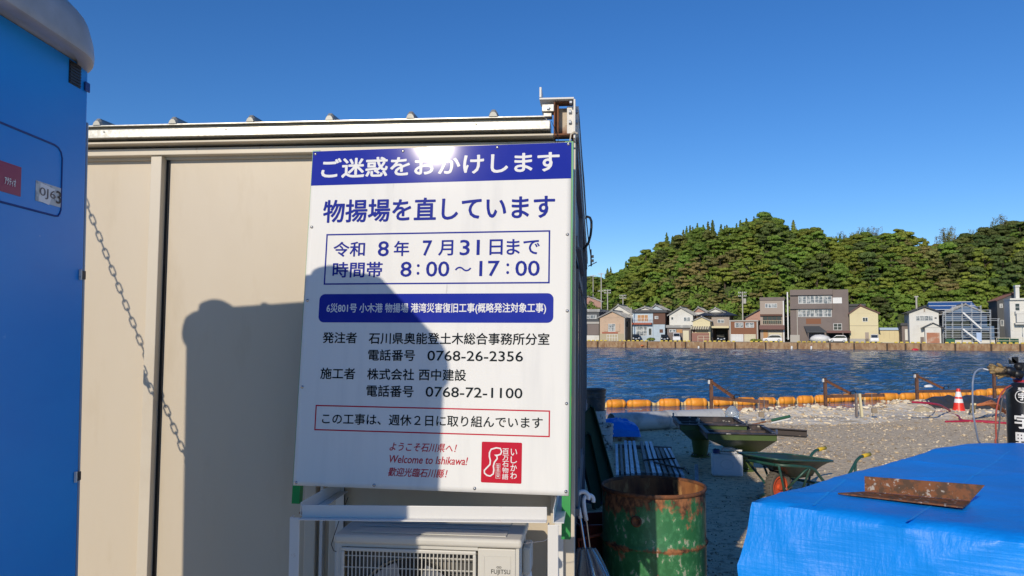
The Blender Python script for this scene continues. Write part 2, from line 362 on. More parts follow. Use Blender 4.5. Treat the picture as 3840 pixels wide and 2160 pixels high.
broad = [crown_broad(10+i, R=3.4+0.3*(i % 3), flat=(0.42, 0.5, 0.36)[i % 3]) for i in range(5)]
meshes_b = [b.mesh('crown', M['leaf']) for b in broad]
meshes_o = [b.mesh('crown', M['leaf_olive']) for b in broad[:3]]
meshes_d = [b.mesh('crown', M['leaf_dark']) for b in broad[:4]]
meshes_c = [crown_cone(40+i, R=1.9+0.25*i).mesh('crown', M['leaf_con']) for i in range(3)]
meshes_m = [crown_bamboo(60+i).mesh('crown', M['leaf_olive']) for i in range(2)]
def trunk_mesh(h, r, seed):
    rnd = random.Random(seed); mb = MB().tube([(0,0,-1.5),(0.1,0,h*0.4),(0.05,0.1,h*0.7),(0,0,h)], [r*1.2, r, r*0.7, r*0.3], 7)
    for i in range(4):
        a = rnd.uniform(0, 6.28); z = h*(0.4+0.12*i)
        mb.tube([(0,0,z),(math.cos(a)*1.2, math.sin(a)*1.2, z+0.8),(math.cos(a)*2.0, math.sin(a)*2.0, z+1.0)], [r*0.45, r*0.3, r*0.12], 5)
    return mb.mesh('trunk', M['bark'])
t_b, t_c = trunk_mesh(4.6, 0.24, 1), trunk_mesh(7.5, 0.2, 2)
def put_tree(name, crown, trunk, p, sc, lab, cat, grp):
    e = empty(name, p, random.uniform(0, 6.28), lab, cat, grp); e.scale = (sc, sc, sc * random.uniform(0.9, 1.12))
    for nm, me_ in (('trunk', trunk), ('crown', crown)):
        if me_ is None: continue
        o = bpy.data.objects.new(nm, me_); COL.objects.link(o); o.parent = e
def to_px(p):
    d = p - CAMC; z = d.dot(FW); return 1920 + FPX*d.dot(RT)/z, 1080 - FPX*d.dot(UP)/z
rt_ = random.Random(5)
sL, sR = fp(2120, 1000, RT_T)[0], fp(3960, 800, RT_T)[0]
NC, NR = 36, 12
cnt = 0
for j in range(NR):
    for i in range(NC):
        v = 0.05 + 0.93 * (j + rt_.uniform(0.1, 0.9)) / NR
        s = sL + (sR - sL) * (i + rt_.uniform(0, 1)) / NC
        if j == NR-1: v = 0.985
        p = hill_pt(s, v); x, y = to_px(p); hgt = 1255 - y
        sc = rt_.uniform(0.66, 1.05) * (0.72 if j < 2 else 0.9)
        u = rt_.random()
        # patches seen in the photograph
        if 2480 < x < 2860 and hgt < 260 and u < 0.72: kind = 'olive'
        elif x > 3560 and hgt > 150 and u < 0.8: kind = 'dark'
        elif 3230 < x < 3330 and hgt > 200 and u < 0.5: kind = 'dark'
        elif 3380 < x < 3560 and hgt < 330 and u < 0.5: kind = 'olive'
        elif 2500 < x < 2800 and j >= NR-3 and u < 0.8: kind = 'cedar'
        elif u < 0.08: kind = 'cedar'
        elif u < 0.22: kind = 'dark'
        else: kind = 'broad'
        if kind == 'broad': put_tree('broadleaf_tree', rt_.choice(meshes_b), t_b, p, sc, 'fresh green broadleaf tree with layered crown in the wood on the hill', 'tree', 'broadleaf trees on the wooded hill')
        if kind == 'olive': put_tree('shrubby_tree', rt_.choice(meshes_o), t_b, p, sc*0.85, 'olive brown leafed tree of the overgrown patch on the hill slope', 'tree', 'olive leafed trees on the hill slope')
        if kind == 'dark': put_tree('pine_tree', rt_.choice(meshes_d), t_b, p, sc, 'dark green pine with flat layered boughs on the wooded hill', 'tree', 'dark pines on the wooded hill')
        if kind == 'cedar': put_tree('cedar_tree', rt_.choice(meshes_c), t_c, p, sc*0.72, 'narrow pointed cedar standing among the rounder trees of the hill', 'tree', 'pointed cedars on the wooded hill')
        cnt += 1
# single trees that break the skyline
for px, py, kind, sc in ((2278,1003,'cedar',0.5),(2290,1008,'cedar',0.4),(2500,880,'cedar',0.6),(2522,882,'cedar',0.5),(2575,855,'cedar',0.6),(2588,855,'cedar',0.6),(2615,845,'cedar',0.7),(2637,842,'cedar',0.7),(2655,838,'cedar',0.75),(2672,836,'cedar',0.75),(2704,840,'cedar',0.7),
                        (2975,822,'cedar',0.6),(2866,800,'big',1.25),(2905,815,'big',1.1),(3045,850,'big',1.0),(3355,852,'big',0.9)):
    s, z = fp(px, py, RT_T); sc2 = sc
    if kind == 'cedar': put_tree('cedar_tree', rt_.choice(meshes_c), t_c, qp(s, RT_T, z - 9.1*sc), sc, 'slim pointed cedar whose tip stands clear of the hill skyline', 'tree', 'cedars along the skyline')
    else: put_tree('broadleaf_tree', rt_.choice(meshes_b), t_b, qp(s, RT_T-1, z - 6.6*sc), sc, 'tall broad crowned tree rising above its neighbours on the ridge', 'tree', 'tall trees on the ridge')
for px, py in ((3128,880),(3160,868),(3185,872),(3210,872),(3232,855),(3262,852),(3282,850),(3525,868),(3548,862),(3558,858),(3592,872),(3648,860),(3738,822),(3760,815),(3768,818)):
    s, z = fp(px, py, RT_T)
    put_tree('bamboo', rt_.choice(meshes_m), None, qp(s, RT_T, z - 8.6*0.8), 0.8, 'feathery bamboo clump standing thin against the sky on the ridge', 'bamboo', 'bamboo along the skyline')
# undergrowth that fills the slope between the trees
ub = MB(); ru = random.Random(9)
for i in range(1500):
    v = ru.uniform(0.0, 1.0); s = ru.uniform(sL - 4, sR + 6); p = hill_pt(s, v)
    leaves(ub, p + Vector((0,0,0.8)), 1.9, 1.9, 1.1, 26, 0.42, ru)
o = ub.build('undergrowth', M['leaf']); tag(o, 'dense green bushes filling the slope between the trees', 'undergrowth', kind='stuff')

# ------------------------------------------------------------------ far houses
def C3(name, col, rough=0.8, **k): M[name] = mat(name, col, rough, **k); return M[name]
C3('wall_dark', (0.075,0.08,0.085)); C3('wall_pink', (0.52,0.38,0.27), var=[((0.44,0.33,0.24),0.5,0.5,0.7)])
C3('wall_ochre', (0.42,0.36,0.24)); C3('wall_blue', (0.44,0.53,0.60), var=[((0.36,0.42,0.46),0.8,0.5,0.7)])
C3('wall_boards', (0.13,0.065,0.045)); C3('wall_white', (0.66,0.65,0.60), var=[((0.56,0.54,0.48),0.4,0.5,0.75)])
C3('wall_cream', (0.66,0.58,0.36), var=[((0.60,0.52,0.33),0.4,0.5,0.75)]); C3('wall_brown', (0.22,0.095,0.05)); C3('wall_tan', (0.36,0.30,0.25))
C3('wall_greybrown', (0.19,0.155,0.14), var=[((0.16,0.13,0.12),0.4,0.5,0.7)]); C3('wall_slate', (0.10,0.165,0.27)); C3('wall_brick', (0.28,0.14,0.11))
C3('tile_grey', (0.27,0.27,0.26), 0.45, var=[((0.50,0.49,0.46),1.2,0.52,0.66)]); C3('tile_dark', (0.04,0.042,0.05), 0.35); C3('tile_red', (0.14,0.055,0.045), 0.5)
C3('tarp_roof', (0.025,0.10,0.30), 0.5); C3('shutter_white', (0.68,0.69,0.68), 0.5); C3('shutter_cream', (0.62,0.57,0.40), 0.5); C3('rusty_shutter', (0.42,0.17,0.09), 0.7, var=[((0.55,0.38,0.28),0.8,0.5,0.65)])
C3('concrete', (0.42,0.40,0.36), 0.85); C3('dark_gap', (0.02,0.02,0.02)); C3('wood_orange', (0.45,0.24,0.10)); C3('scaffold_tube', (0.55,0.58,0.60), 0.45, metal=0.2); C3('balcony_red', (0.35,0.10,0.06))
C3('blue_sheet', (0.40,0.52,0.72)); C3('green_paint_far', (0.03,0.12,0.07)); C3('wall_rose', (0.42,0.25,0.20))
class House:
    def __init__(h, name, label, conv, x0, x1, t=5.0, cat='house'):
        h.c, h.t = conv, t
        h.s0, _ = fp(*conv(x0, 950), t); h.s1, _ = fp(*conv(x1, 950), t)
        h.e = empty(name, qp(h.s0, t, QZ), QA, label, cat)
    def sz(h, x, y, dt=0.0):
        s, z = fp(*h.c(x, y), h.t + dt); return s - h.s0, z - QZ
    def rect(h, x0, x1, y0, y1):
        (a, z1), (b, z0) = h.sz(x0, (y0)), h.sz(x1, y1); ym = (y0 + y1) / 2
        a, b = h.sz(x0, ym)[0], h.sz(x1, ym)[0]; xm = (x0 + x1) / 2
        return a, b, h.sz(xm, y1)[1], h.sz(xm, y0)[1]
    def part(h, name, m, r, y0, y1, parent=None, bevel=0, zmin=None):
        a, b, z0, z1 = h.rect(*r)
        if zmin is not None: z0 = zmin
        return MB().box(a, b, y0, y1, z0, z1).build(name, m, parent or h.e)
    def wall(h, m, r, depth=8, y0=0.0, name='wall', zmin=0.0): return h.part(name, m, r, y0, depth, zmin=zmin)
    def win(h, r, cols=2, rows=1, y=0.0, fm=None, pm=None, sill=False):
        a, b, z0, z1 = h.rect(*r); f = 0.075; mb = MB()
        mb.box(a, b, y-0.07, y-0.003, z0, z0+f); mb.box(a, b, y-0.07, y-0.003, z1-f, z1)
        for i in range(cols+1):
            x = a + (b-a-f)*i/cols; mb.box(x, x+f, y-0.066, y-0.004, z0+f, z1-f)
        for i in range(1, rows):
            z = z0 + (z1-z0)*i/rows; mb.box(a+f, b-f, y-0.062, y-0.005, z-0.03, z+0.03)
        w_ = mb.build('window', fm or M['shutter_white'], h.e)
        MB().box(a+0.04, b-0.04, y-0.035, y-0.006, z0+0.04, z1-0.04).build('pane', pm or M['pane'], w_)
        return w_
    def gable(h, m, wallm, r_eave, peak, depth=8, over=0.45, y0=0.0, thick=0.18, ridge_m=None, axis_front=True):
        # r_eave: (x0, x1, y) eaves; peak: (x, y)
        x0, x1, ye = r_eave; a, ze = h.sz(x0, ye); b, ze2 = h.sz(x1, ye); ze = (ze + ze2)/2
        p, zp = h.sz(*peak)
        MB().prism([(a, ze-0.02), (b, ze-0.02), (p, zp - 0.12)], y0, depth - 0.02).build('gable_wall', wallm, h.e)
        k = (zp-ze)
        la = math.hypot(p-a, k)
        for q, sg in ((a, -1), (b, 1)):
            qq = q + sg*over; zz = ze - k*over/max(abs(p-q), .1)
            mb = MB().prism([(qq, zz), (p, zp), (p, zp+thick), (qq, zz+thick)] if sg > 0 else [(p, zp), (qq, zz), (qq, zz+thick), (p, zp+thick)], y0-over, depth+over)
            n = 9
            for i in range(n):          # raised tile courses running down the slope
                yy = y0-over + (depth-y0+2*over)*i/(n-1)
                mb.bar((qq, yy, zz+thick+0.03), (p, yy, zp+thick+0.03), 0.16, 0.08)
            mb.build('roof', m, h.e)
        MB().box(p-0.14, p+0.14, y0-over-0.05, depth+over+0.05, zp+thick-0.02, zp+thick+0.2).build('ridge_cap', ridge_m or m, h.e)
    def flat(h, m, r, over=0.2, depth=8): return h.part('roof', m, r, -over, depth+over)
    def side_window(h, y0, y1, z0, z1, side=1):
        x = (h.s1 - h.s0) if side > 0 else 0
        MB().box(x+0.003 if side > 0 else -0.06, x+0.06 if side > 0 else -0.003, y0, y1, z0, z1).build('window', M['glass_dark'], h.e)

h = House('house', 'dark grey house at the left end of the far row beside the container', A, 60, 256)
h.wall(M['wall_dark'], (60,256,712,1000)); h.flat(M['tile_grey'], (50,262,683,710)); h.part('band', M['concrete'], (60,256,808,828), -0.12, -0.003)
h.win((133,160,740,778), 1); h.win((165,230,740,778)); h.part('shutter', M['wall_greybrown'], (140,252,832,938), -0.06, -0.003); h.part('base_wall', M['wall_white'], (60,256,942,1000), -0.1, -0.003, zmin=0)
h = House('house', 'beige pink gabled house with two stacked white windows facing the water', A, 262, 508, 4.5)
h.wall(M['wall_pink'], (262,508,765,1000), 9); h.gable(M['tile_grey'], M['wall_pink'], (262,508,765), (385,706), 9)
h.part('lower_wall', M['wall_ochre'], (262,508,925,1000), -0.05, -0.003, zmin=0); h.part('band', M['balcony_red'], (285,440,910,924), -0.12, -0.003)
h.win((345,415,828,905), 2, 2); h.win((330,438,930,1000), 4, 2); h.part('shutter_box', M['wall_pink'], (302,343,828,902), -0.15, -0.003); h.part('shutter_box', M['wall_pink'], (418,460,828,902), -0.15, -0.003)
h.side_window(1.5, 3.0, 3.2, 4.4); h.part('gutter', M['concrete'], (503,512,770,1000), -0.18, -0.06)
h = House('house', 'white gabled house with weathered grey tiles rising behind the beige pink one', A, 330, 590, 14)
h.wall(M['wall_white'], (330,590,740,960)); h.gable(M['tile_grey'], M['wall_white'], (330,590,735), (447,648), 8)
h = House('house', 'pale blue house with red balcony edge and brown boarded right bay', A, 587, 908, 5.5)
h.wall(M['wall_blue'], (587,788,722,1000)); h.part('boarded_wall', M['wall_boards'], (790,908,722,832), -0.1, 8); h.part('lower_wall', M['wall_blue'], (790,905,834,1000), 0, 8, zmin=0)
h.gable(M['tile_grey'], M['wall_white'], (600,800,700), (700,665), 8, y0=1.0); h.gable(M['tile_grey'], M['wall_blue'], (700,900,700), (780,640), 10, y0=4.0)
h.flat(M['tile_dark'], (583,925,692,718), 0.5); h.win((632,740,738,805), 3, 1, pm=M['wood_orange']); bl = h.part('balcony', M['balcony_red'], (585,780,818,836), -1.0, -0.003)
a_, b_, z0_, z1_ = h.rect(585,780,772,818); rb = MB()
for i in range(13): x_ = a_ + (b_-a_)*i/12; rb.box(x_-0.02, x_+0.02, -0.98, -0.94, z0_, z1_)
rb.box(a_, b_, -0.99, -0.93, z1_-0.05, z1_); rb.build('railing', M['shutter_white'], h.e)
h.win((620,730,852,946), 3, 2); h.win((742,775,870,942), 1, pm=M['glass_dark']); h.win((805,840,752,780), 1, y=-0.1); h.part('door', M['wall_boards'], (852,886,882,916), -0.05, -0.003)
h.side_window(1, 2.5, 3.5, 4.5)
h = House('house', 'white gabled house with brown lean-to shop front below', A, 950, 1182, 6.5)
h.wall(M['wall_white'], (950,1182,740,1000)); h.gable(M['tile_grey'], M['wall_white'], (950,1182,740), (1062,672), 8)
h.win((1090,1155,762,803)); h.win((965,990,760,790), 1, pm=M['glass_dark'])
h.part('lean_to_roof', M['tile_grey'], (925,1175,842,868), -1.6, -0.003); h.part('shop_wall', M['wall_greybrown'], (938,1170,870,1000), -1.2, -0.003, zmin=0)
h.win((958,1022,884,912), 2, y=-1.2); h.part('shutter', M['wood_orange'], (1030,1086,884,920), -1.26, -1.203); h.part('door', M['shutter_cream'], (1092,1150,895,992), -1.26, -1.203, zmin=0); h.side_window(2, 3.5, 3.8, 4.8)
h = House('house', 'small cream gabled house with a striped awning over dark windows', A, 1182, 1352, 4.5)
h.wall(M['wall_cream'], (1182,1352,802,1000), 6); h.gable(M['tile_grey'], M['wall_cream'], (1182,1352,802), (1268,764), 6, over=0.3, thick=0.12)
aw = MB(); a_, b_, z0_, z1_ = h.rect(1165,1352,852,880); n = 16
for i in range(n):
    x_ = a_ + (b_-a_)*i/n; aw.add([(x_,-1.3,z0_),(x_+(b_-a_)/n,-1.3,z0_),(x_+(b_-a_)/n,-0.01,z1_),(x_,-0.01,z1_),(x_,-1.3,z0_-0.05),(x_+(b_-a_)/n,-1.3,z0_-0.05),(x_+(b_-a_)/n,-0.01,z1_-0.05),(x_,-0.01,z1_-0.05)], [(0,1,2,3),(7,6,5,4),(0,4,5,1),(1,5,6,2),(2,6,7,3),(3,7,4,0)], i % 2)
aw.build('awning', [M['shutter_cream'], M['wall_greybrown']], h.e); h.part('brick_wall', M['wall_brick'], (1172,1342,918,1000), -0.2, -0.003, zmin=0); h.win((1215,1332,884,914), 4, 1, pm=M['glass_dark'], fm=M['wall_boards'])
h.part('door', M['wall_boards'], (1178,1206,884,914), -0.05, -0.003)
h = House('house', 'house with wide dark hipped roof and open garage under a cream balcony', A, 1366, 1542, 7)
h.wall(M['wall_tan'], (1366,1542,752,872), 9, zmin=2.9); MB().box(0, 0.25, 0, 9, 0, 2.9).build('garage_wall', M['wall_greybrown'], h.e); MB().box(h.s1-h.s0-0.25, h.s1-h.s0, 0, 9, 0, 2.9).build('garage_wall', M['wall_greybrown'], h.e); MB().box(0.25, h.s1-h.s0-0.25, 6, 6.2, 0, 2.9).build('garage_wall', M['wall_dark'], h.e)
a_, ze_ = h.sz(1215, 748); b_, _ = h.sz(1625, 748); p_, zp_ = h.sz(1330, 690); q_, zp2 = h.sz(1470, 690)
MB().add([(a_,-0.8,ze_),(b_,-0.8,ze_),(b_,10,ze_),(a_,10,ze_),(p_,4.5,zp_),(q_,4.5,zp_)], [(0,1,5,4),(1,2,5),(2,3,4,5),(3,0,4),(0,3,2,1)]).build('roof', M['tile_dark'], h.e)
h.gable(M['tile_grey'], M['wall_white'], (1300,1480,718), (1390,676), 7, y0=2.5, over=0.3)
h.win((1425,1490,785,820)); h.part('balcony', M['wall_cream'], (1366,1542,850,870), -0.9, -0.003); h.part('side_wing', M['wall_pink'], (1215,1362,752,850), 1.0, 8)
h.side_window(1, 2.5, 3.5, 4.5)
h = House('house', 'pale pink gabled house roof peeping between the cream house and the white one', A, 1190, 1310, 16)
h.wall(M['wall_white'], (1190,1310,715,960)); h.gable(M['tile_grey'], M['wall_rose'], (1190,1310,712), (1235,670), 8)
h = House('garage_building', 'flat roofed brown box building with two wide white windows above garage doors', A, 1545, 1824, 4.2, 'building')
h.wall(M['wall_brown'], (1545,1824,805,1020), 7); h.flat(M['concrete'], (1540,1829,792,804), 0.15, 7); h.part('corner_post', M['concrete'], (1543,1556,806,1018), -0.08, -0.003); h.part('corner_post', M['concrete'], (1812,1826,806,1018), -0.08, -0.003)
h.win((1595,1680,815,865), 2); h.win((1700,1785,815,865), 2)
for r, m_ in (((1558,1681,930,1016), 'shutter_white'), ((1688,1803,930,1016), 'shutter_cream')):
    a_, b_, z0_, z1_ = h.rect(*r); mb = MB()
    for i in range(6): mb.box(a_, b_, -0.07, -0.003, 0.05+(z1_-0.05)*i/6, 0.05+(z1_-0.05)*(i+1)/6-0.035)
    for i in range(1,4): mb.box(a_+(b_-a_)*i/4-0.03, a_+(b_-a_)*i/4+0.03, -0.09, -0.071, 0.05, z1_)
    mb.build('garage_door', M[m_], h.e)
h = House('house', 'dark purple gabled house set back left of the tall tan house', A, 1690, 1850, 12)
h.wall(M['wall_rose'], (1690,1850,775,960)); h.gable(M['tile_dark'], M['wall_rose'], (1690,1990,775), (1850,688), 8)
h = House('house', 'tall narrow tan house of three storeys with brown balcony windows', A, 1846, 2084, 5)
h.wall(M['wall_tan'], (1846,2084,598,1020), 9); h.flat(M['wall_greybrown'], (1840,2088,566,597), 0.15, 9); h.win((1895,2012,628,670), 4)
h.win((1872,2058,752,830), 4, 2, fm=M['wall_boards'], pm=M['glass_dark']); h.part('lintel', M['wall_boards'], (1846,2062,733,750), -0.5, -0.003); h.part('lean_to_roof', M['tile_red'], (1842,2088,842,884), -1.4, -0.003)
a_, b_, z0_, z1_ = h.rect(1872,2058,795,832); rb = MB()
for i in range(11): x_ = a_ + (b_-a_)*i/10; rb.box(x_-0.02, x_+0.02, -0.5, -0.46, z0_, z1_)
rb.box(a_, b_, -0.51, -0.45, z1_-0.05, z1_); rb.build('railing', M['shutter_cream'], h.e)
a_, b_, z0_, z1_ = h.rect(1930,2062,915,1016); mb = MB()
for i in range(6): mb.box(a_, b_, -0.07, -0.003, z1_*i/6+0.02, z1_*(i+1)/6-0.02)
mb.build('garage_door', M['shutter_cream'], h.e); h.part('door', M['wood_orange'], (1878,1920,890,968), -0.06, -0.003, zmin=0); h.part('gutter', M['shutter_white'], (2073,2083,600,1015), -0.14, -0.01)
h = House('apartment_building', 'big grey brown three storey building with long rows of white windows', B, 62, 640, 6, 'building')
h.wall(M['wall_greybrown'], (62,640,492,1020), 11); h.part('overhang', M['wall_greybrown'], (60,478,490,545), -0.55, -0.003); h.part('overhang', M['wall_greybrown'], (60,478,630,681), -0.55, -0.003)
for r, c_ in (((142,220,552,630),2),((222,302,552,630),2),((304,384,552,630),2),((386,470,552,630),2),((140,218,684,760),2),((220,300,684,760),2),((302,384,684,760),2),((386,470,684,760),2)): h.win(r, c_, 2)
h.win((481,572,568,626), 2, pm=M['shutter_white']); h.win((488,572,825,890), 2, 2, pm=M['glass_dark'])
h.part('downpipe', M['shutter_white'], (32,44,515,985), -0.3, -0.1); h.part('downpipe', M['concrete'], (128,136,684,985), -0.12, -0.003); h.part('rust_patch', M['wall_brown'], (218,366,775,830), -0.012, -0.003)
a_, b_, z0_, z1_ = h.rect(195,400,850,906); MB().prism([(0,0),(1,0),(1,1)], 0, 1).v
MB().add([(a_,-0.003,z1_),(b_-1,-0.003,z1_),(b_+0.4,-2.8,z0_),(a_+0.6,-2.8,z0_),(a_,-0.003,z1_-0.15),(b_-1,-0.003,z1_-0.15),(b_+0.4,-2.8,z0_-0.15),(a_+0.6,-2.8,z0_-0.15)], [(0,3,2,1),(4,5,6,7),(0,4,7,3),(3,7,6,2),(2,6,5,1),(1,5,4,0)]).build('shed_roof', M['wall_dark'], h.e)
h.part('lean_to_roof', M['tile_red'], (416,656,896,918), -2.2, -0.003); h.part('base_wall', M['concrete'], (62,156,938,1000), -0.3, -0.003, zmin=0); h.part('opening', M['dark_gap'], (440,640,922,990), -0.05, -0.003, zmin=0)
for x_ in (236, 400, 575): h.part('post', M['wall_greybrown'], (x_,x_+8,910,1000), -2.6, -2.5, zmin=0)
h = House('house', 'cream gabled house with one small window and a brown door right of the big building', B, 650, 932, 5)
h.wall(M['wall_cream'], (650,932,725,1010), 9); h.gable(M['tile_red'], M['wall_cream'], (650,932,725), (756,652), 9, over=0.3); h.win((775,829,765,806), 2, pm=M['glass_dark']); h.part('door', M['wall_tan'], (802,838,912,995), -0.06, -0.003, zmin=0)
h.part('base_wall', M['concrete'], (650,932,975,1010), -0.06, -0.003, zmin=0); h.part('band', M['wall_ochre'], (650,932,844,849), -0.03, -0.003)
h = House('house', 'black roofed house showing only its ridge behind the cream gabled house', B, 645, 800, 20)
h.wall(M['wall_dark'], (645,800,652,960)); h.flat(M['tile_dark'], (640,806,632,652), 0.3)
h = House('storehouse', 'low cream storehouse with pale blue roof edge in front of the hill', B, 932, 1148, 14, 'building')
h.wall(M['wall_cream'], (932,1148,892,985), 6); h.flat(M['blue_sheet'], (928,1154,866,890), 0.3, 6)
for i in range(1, 4): h.part('wall_joint', M['wall_ochre'], (932+54*i,934+54*i,895,975), -0.02, -0.003)
h = House('house', 'white house with gabled porch over an orange rusty garage shutter', B, 1240, 1532, 4.5)
h.wall(M['wall_white'], (1240,1532,718,1040), 9); h.gable(M['tile_dark'], M['wall_white'], (1236,1540,718), (1386,664), 9); h.win((1298,1472,748,798), 4); h.part('vent_slats', M['wall_tan'], (1380,1394,672,710), -0.08, -0.003)
h.part('porch_wall', M['wall_white'], (1386,1542,868,1040), -1.5, -0.003, zmin=0)
p_ = House('x', '', B, 1240, 1532, 3.0); bpy.data.objects.remove(p_.e); p_.e = h.e; dz = h.s0 - p_.s0
a_, ze_ = h.sz(1372, 866); b_, _ = h.sz(1548, 866); c_, zc_ = h.sz(1460, 824)
MB().prism([(a_,ze_),(b_,ze_),(c_,zc_)], -1.48, -0.01).build('porch_gable', M['wall_white'], h.e)
for q_ in (a_-0.4, b_+0.4): MB().bar((q_, -0.95, ze_-0.1), (c_, -0.95, zc_+0.08), 1.8, 0.14).build('porch_roof', M['tile_dark'], h.e)
a_, b_, z0_, z1_ = h.rect(1400,1526,915,1038); mb = MB()
for i in range(9): mb.box(a_, b_, -1.56, -1.503, z1_*i/9+0.015, z1_*(i+1)/9-0.015)
mb.build('garage_shutter', M['rusty_shutter'], h.e); h.part('door', M['wall_greybrown'], (1348,1383,958,1032), -0.06, -0.003, zmin=0); h.part('house_mark', M['wall_dark'], (1488,1508,764,778), -0.03, -0.003)
a_, z0_ = h.sz(1322, 665); a2_, z1_ = h.sz(1322, 556); MB().tube([(a_,2,z0_-1.2),(a_,2,z1_)], 0.17, 8).tube([(a_-0.35,2,z1_),(a_+0.35,2,z1_)], 0.16, 8).build('flue_pipe', M['concrete'], h.e)
h = House('house', 'shabby dark house narrow between the storehouse and the white porch house', B, 1165, 1236, 8)
h.wall(M['wall_greybrown'], (1165,1236,835,1020), 7); h.flat(M['tile_dark'], (1150,1240,820,845), 0.3, 7); h.part('patched_wall', M['wall_white'], (1195,1234,880,990), -0.05, -0.003)
hb_ = House('house', 'slate blue gabled house wrapped in scaffolding', B, 1592, 2082, 5.5); h = hb_
h.wall(M['wall_slate'], (1592,2010,738,1035), 9); h.gable(M['tile_grey'], M['wall_slate'], (1592,2005,735), (1792,642), 9, over=0.3); h.part('side_bay', M['wall_slate'], (2010,2082,850,1030), 0.3, 7, zmin=0)
h.part('base_wall', M['wall_white'], (1600,2084,982,1034), -0.15, -0.003, zmin=0); h.part('window', M['glass_dark'], (1602,1840,802,850), -0.05, -0.003); h.part('window', M['glass_dark'], (1602,1750,884,975), -0.05, -0.003); h.part('door', M['glass_dark'], (1955,2035,905,978), -0.05, -0.003)
h = House('house', 'house behind the scaffolding with blue sheeting over its roof', B, 1440, 1905, 17)
h.wall(M['wall_tan'], (1440,1905,690,960), 8)
a_, z0_ = h.sz(1430, 694); b_, _ = h.sz(1925, 694); c_, z1_ = h.sz(1450, 606); d_, _ = h.sz(1890, 606)
MB().add([(a_,-0.6,z0_),(b_,-0.6,z0_),(d_,4,z1_),(c_,4,z1_),(a_,8.6,z0_),(b_,8.6,z0_)], [(0,1,2,3),(3,2,5,4),(0,3,4),(1,5,2),(0,4,5,1)]).build('roof', M['tarp_roof'], h.e)
for f_ in (0.04, 0.5, 0.96):
    za = z0_ + (z1_-z0_)*f_; ya = -0.6 + 4.6*f_; xa = a_+(c_-a_)*f_; xb = b_+(d_-b_)*f_
    MB().bar((xa, ya-0.03, za+0.06), (xb, ya-0.03, za+0.06), 0.14, 0.1).build('batten', M['scaffold_tube'], h.e)
h = House('house', 'white house with a tall chimney at the right edge of the photo', B, 2236, 2640, 4)
h.wall(M['wall_white'], (2236,2640,590,1060), 9); h.flat(M['wall_white'], (2226,2650,574,592), 0.5, 9); h.part('chimney', M['wall_white'], (2294,2332,460,580), 0.5, 1.8); h.part('chimney_cap', M['wall_white'], (2288,2338,445,462), 0.3, 2.0)
h.win((2280,2330,625,700), 1, 2, pm=M['glass_dark']); h.part('balcony', M['wall_white'], (2275,2640,705,728), -1.0, -0.003); h.part('balcony', M['wall_white'], (2285,2640,730,815), -1.2, -0.003); h.part('canopy', M['wall_white'], (2270,2640,820,835), -1.3, -0.003); h.win((2345,2365,860,960), 1)
h.part('downpipe', M['shutter_white'], (2248,2256,810,890), -0.15, -0.003)
h = House('house', 'black boarded house with small windows left of the white chimney house', B, 2112, 2226, 9)
h.wall(M['wall_dark'], (2112,2226,600,1040), 8); h.gable(M['tile_red'], M['wall_dark'], (2105,2330,598), (2260,535), 8, over=0.2); h.win((2130,2160,630,670), 1); h.win((2170,2200,650,700), 1); h.win((2140,2170,790,850), 1)
h = House('house', 'small rose coloured gabled house on the rise above the dark grey house', A, 100, 272, 30)
h.wall(M['wall_rose'], (100,272,610,900)); h.gable(M['tile_grey'], M['wall_rose'], (60,272,612), (148,562), 8, over=0.3, thick=0.1)

# scaffolding in front of the slate blue house
hs = House('scaffolding', 'steel tube scaffolding with two stair flights in front of the slate blue house', B, 1570, 2125, 4.2, 'scaffolding')
def spt(x, y, dy=0): s, z = hs.sz(x, y); return (s, dy, max(z, 0))
for x_, yt in ((1572,705),(1597,690),(1666,655),(1762,622),(1856,622),(1947,645),(2042,690),(2122,778)):
    for dy in (0, 0.9): MB().tube([(spt(x_,900)[0], dy, 0), spt(x_, yt, dy)], 0.045, 6).build('pole', M['scaffold_tube'], hs.e)
for xa, xb, y_ in ((1597,2042,692),(1572,2042,716),(1572,2122,795),(1572,2135,778),(1572,2122,875),(1572,2130,915),(1572,2122,960),(1666,1947,660),(1572,2042,740),(1572,2042,756),(1572,2042,835),(1572,2042,893),(1572,2042,940)):
    MB().tube([spt(xa,y_), spt(xb,y_)], 0.040, 6).build('ledger', M['scaffold_tube'], hs.e)
for y_ in (716, 795, 878, 960):
    a_, b_ = spt(1597,y_), spt(2042,y_); MB().box(a_[0], b_[0], 0.1, 0.8, a_[2]-0.05, a_[2]+0.02).build('platform', M['scaffold_tube'], hs.e)
for xa, ya, xb, yb in ((1765,716,1947,878),(1765,880,1947,1035)):
    MB().bar(spt(xa,ya,-0.15), spt(xb,yb,-0.15), 0.5, 0.28).build('stair_flight', M['shutter_white'], hs.e)
hs2 = hs
mb = MB(); a_, b_, z0_, z1_ = hs.rect(1900,1950,915,1000); mb.box(a_, b_, -0.2, -0.12, z0_, z1_); tag(mb.build('notice_sheet', M['blue_sheet'], hs.e))

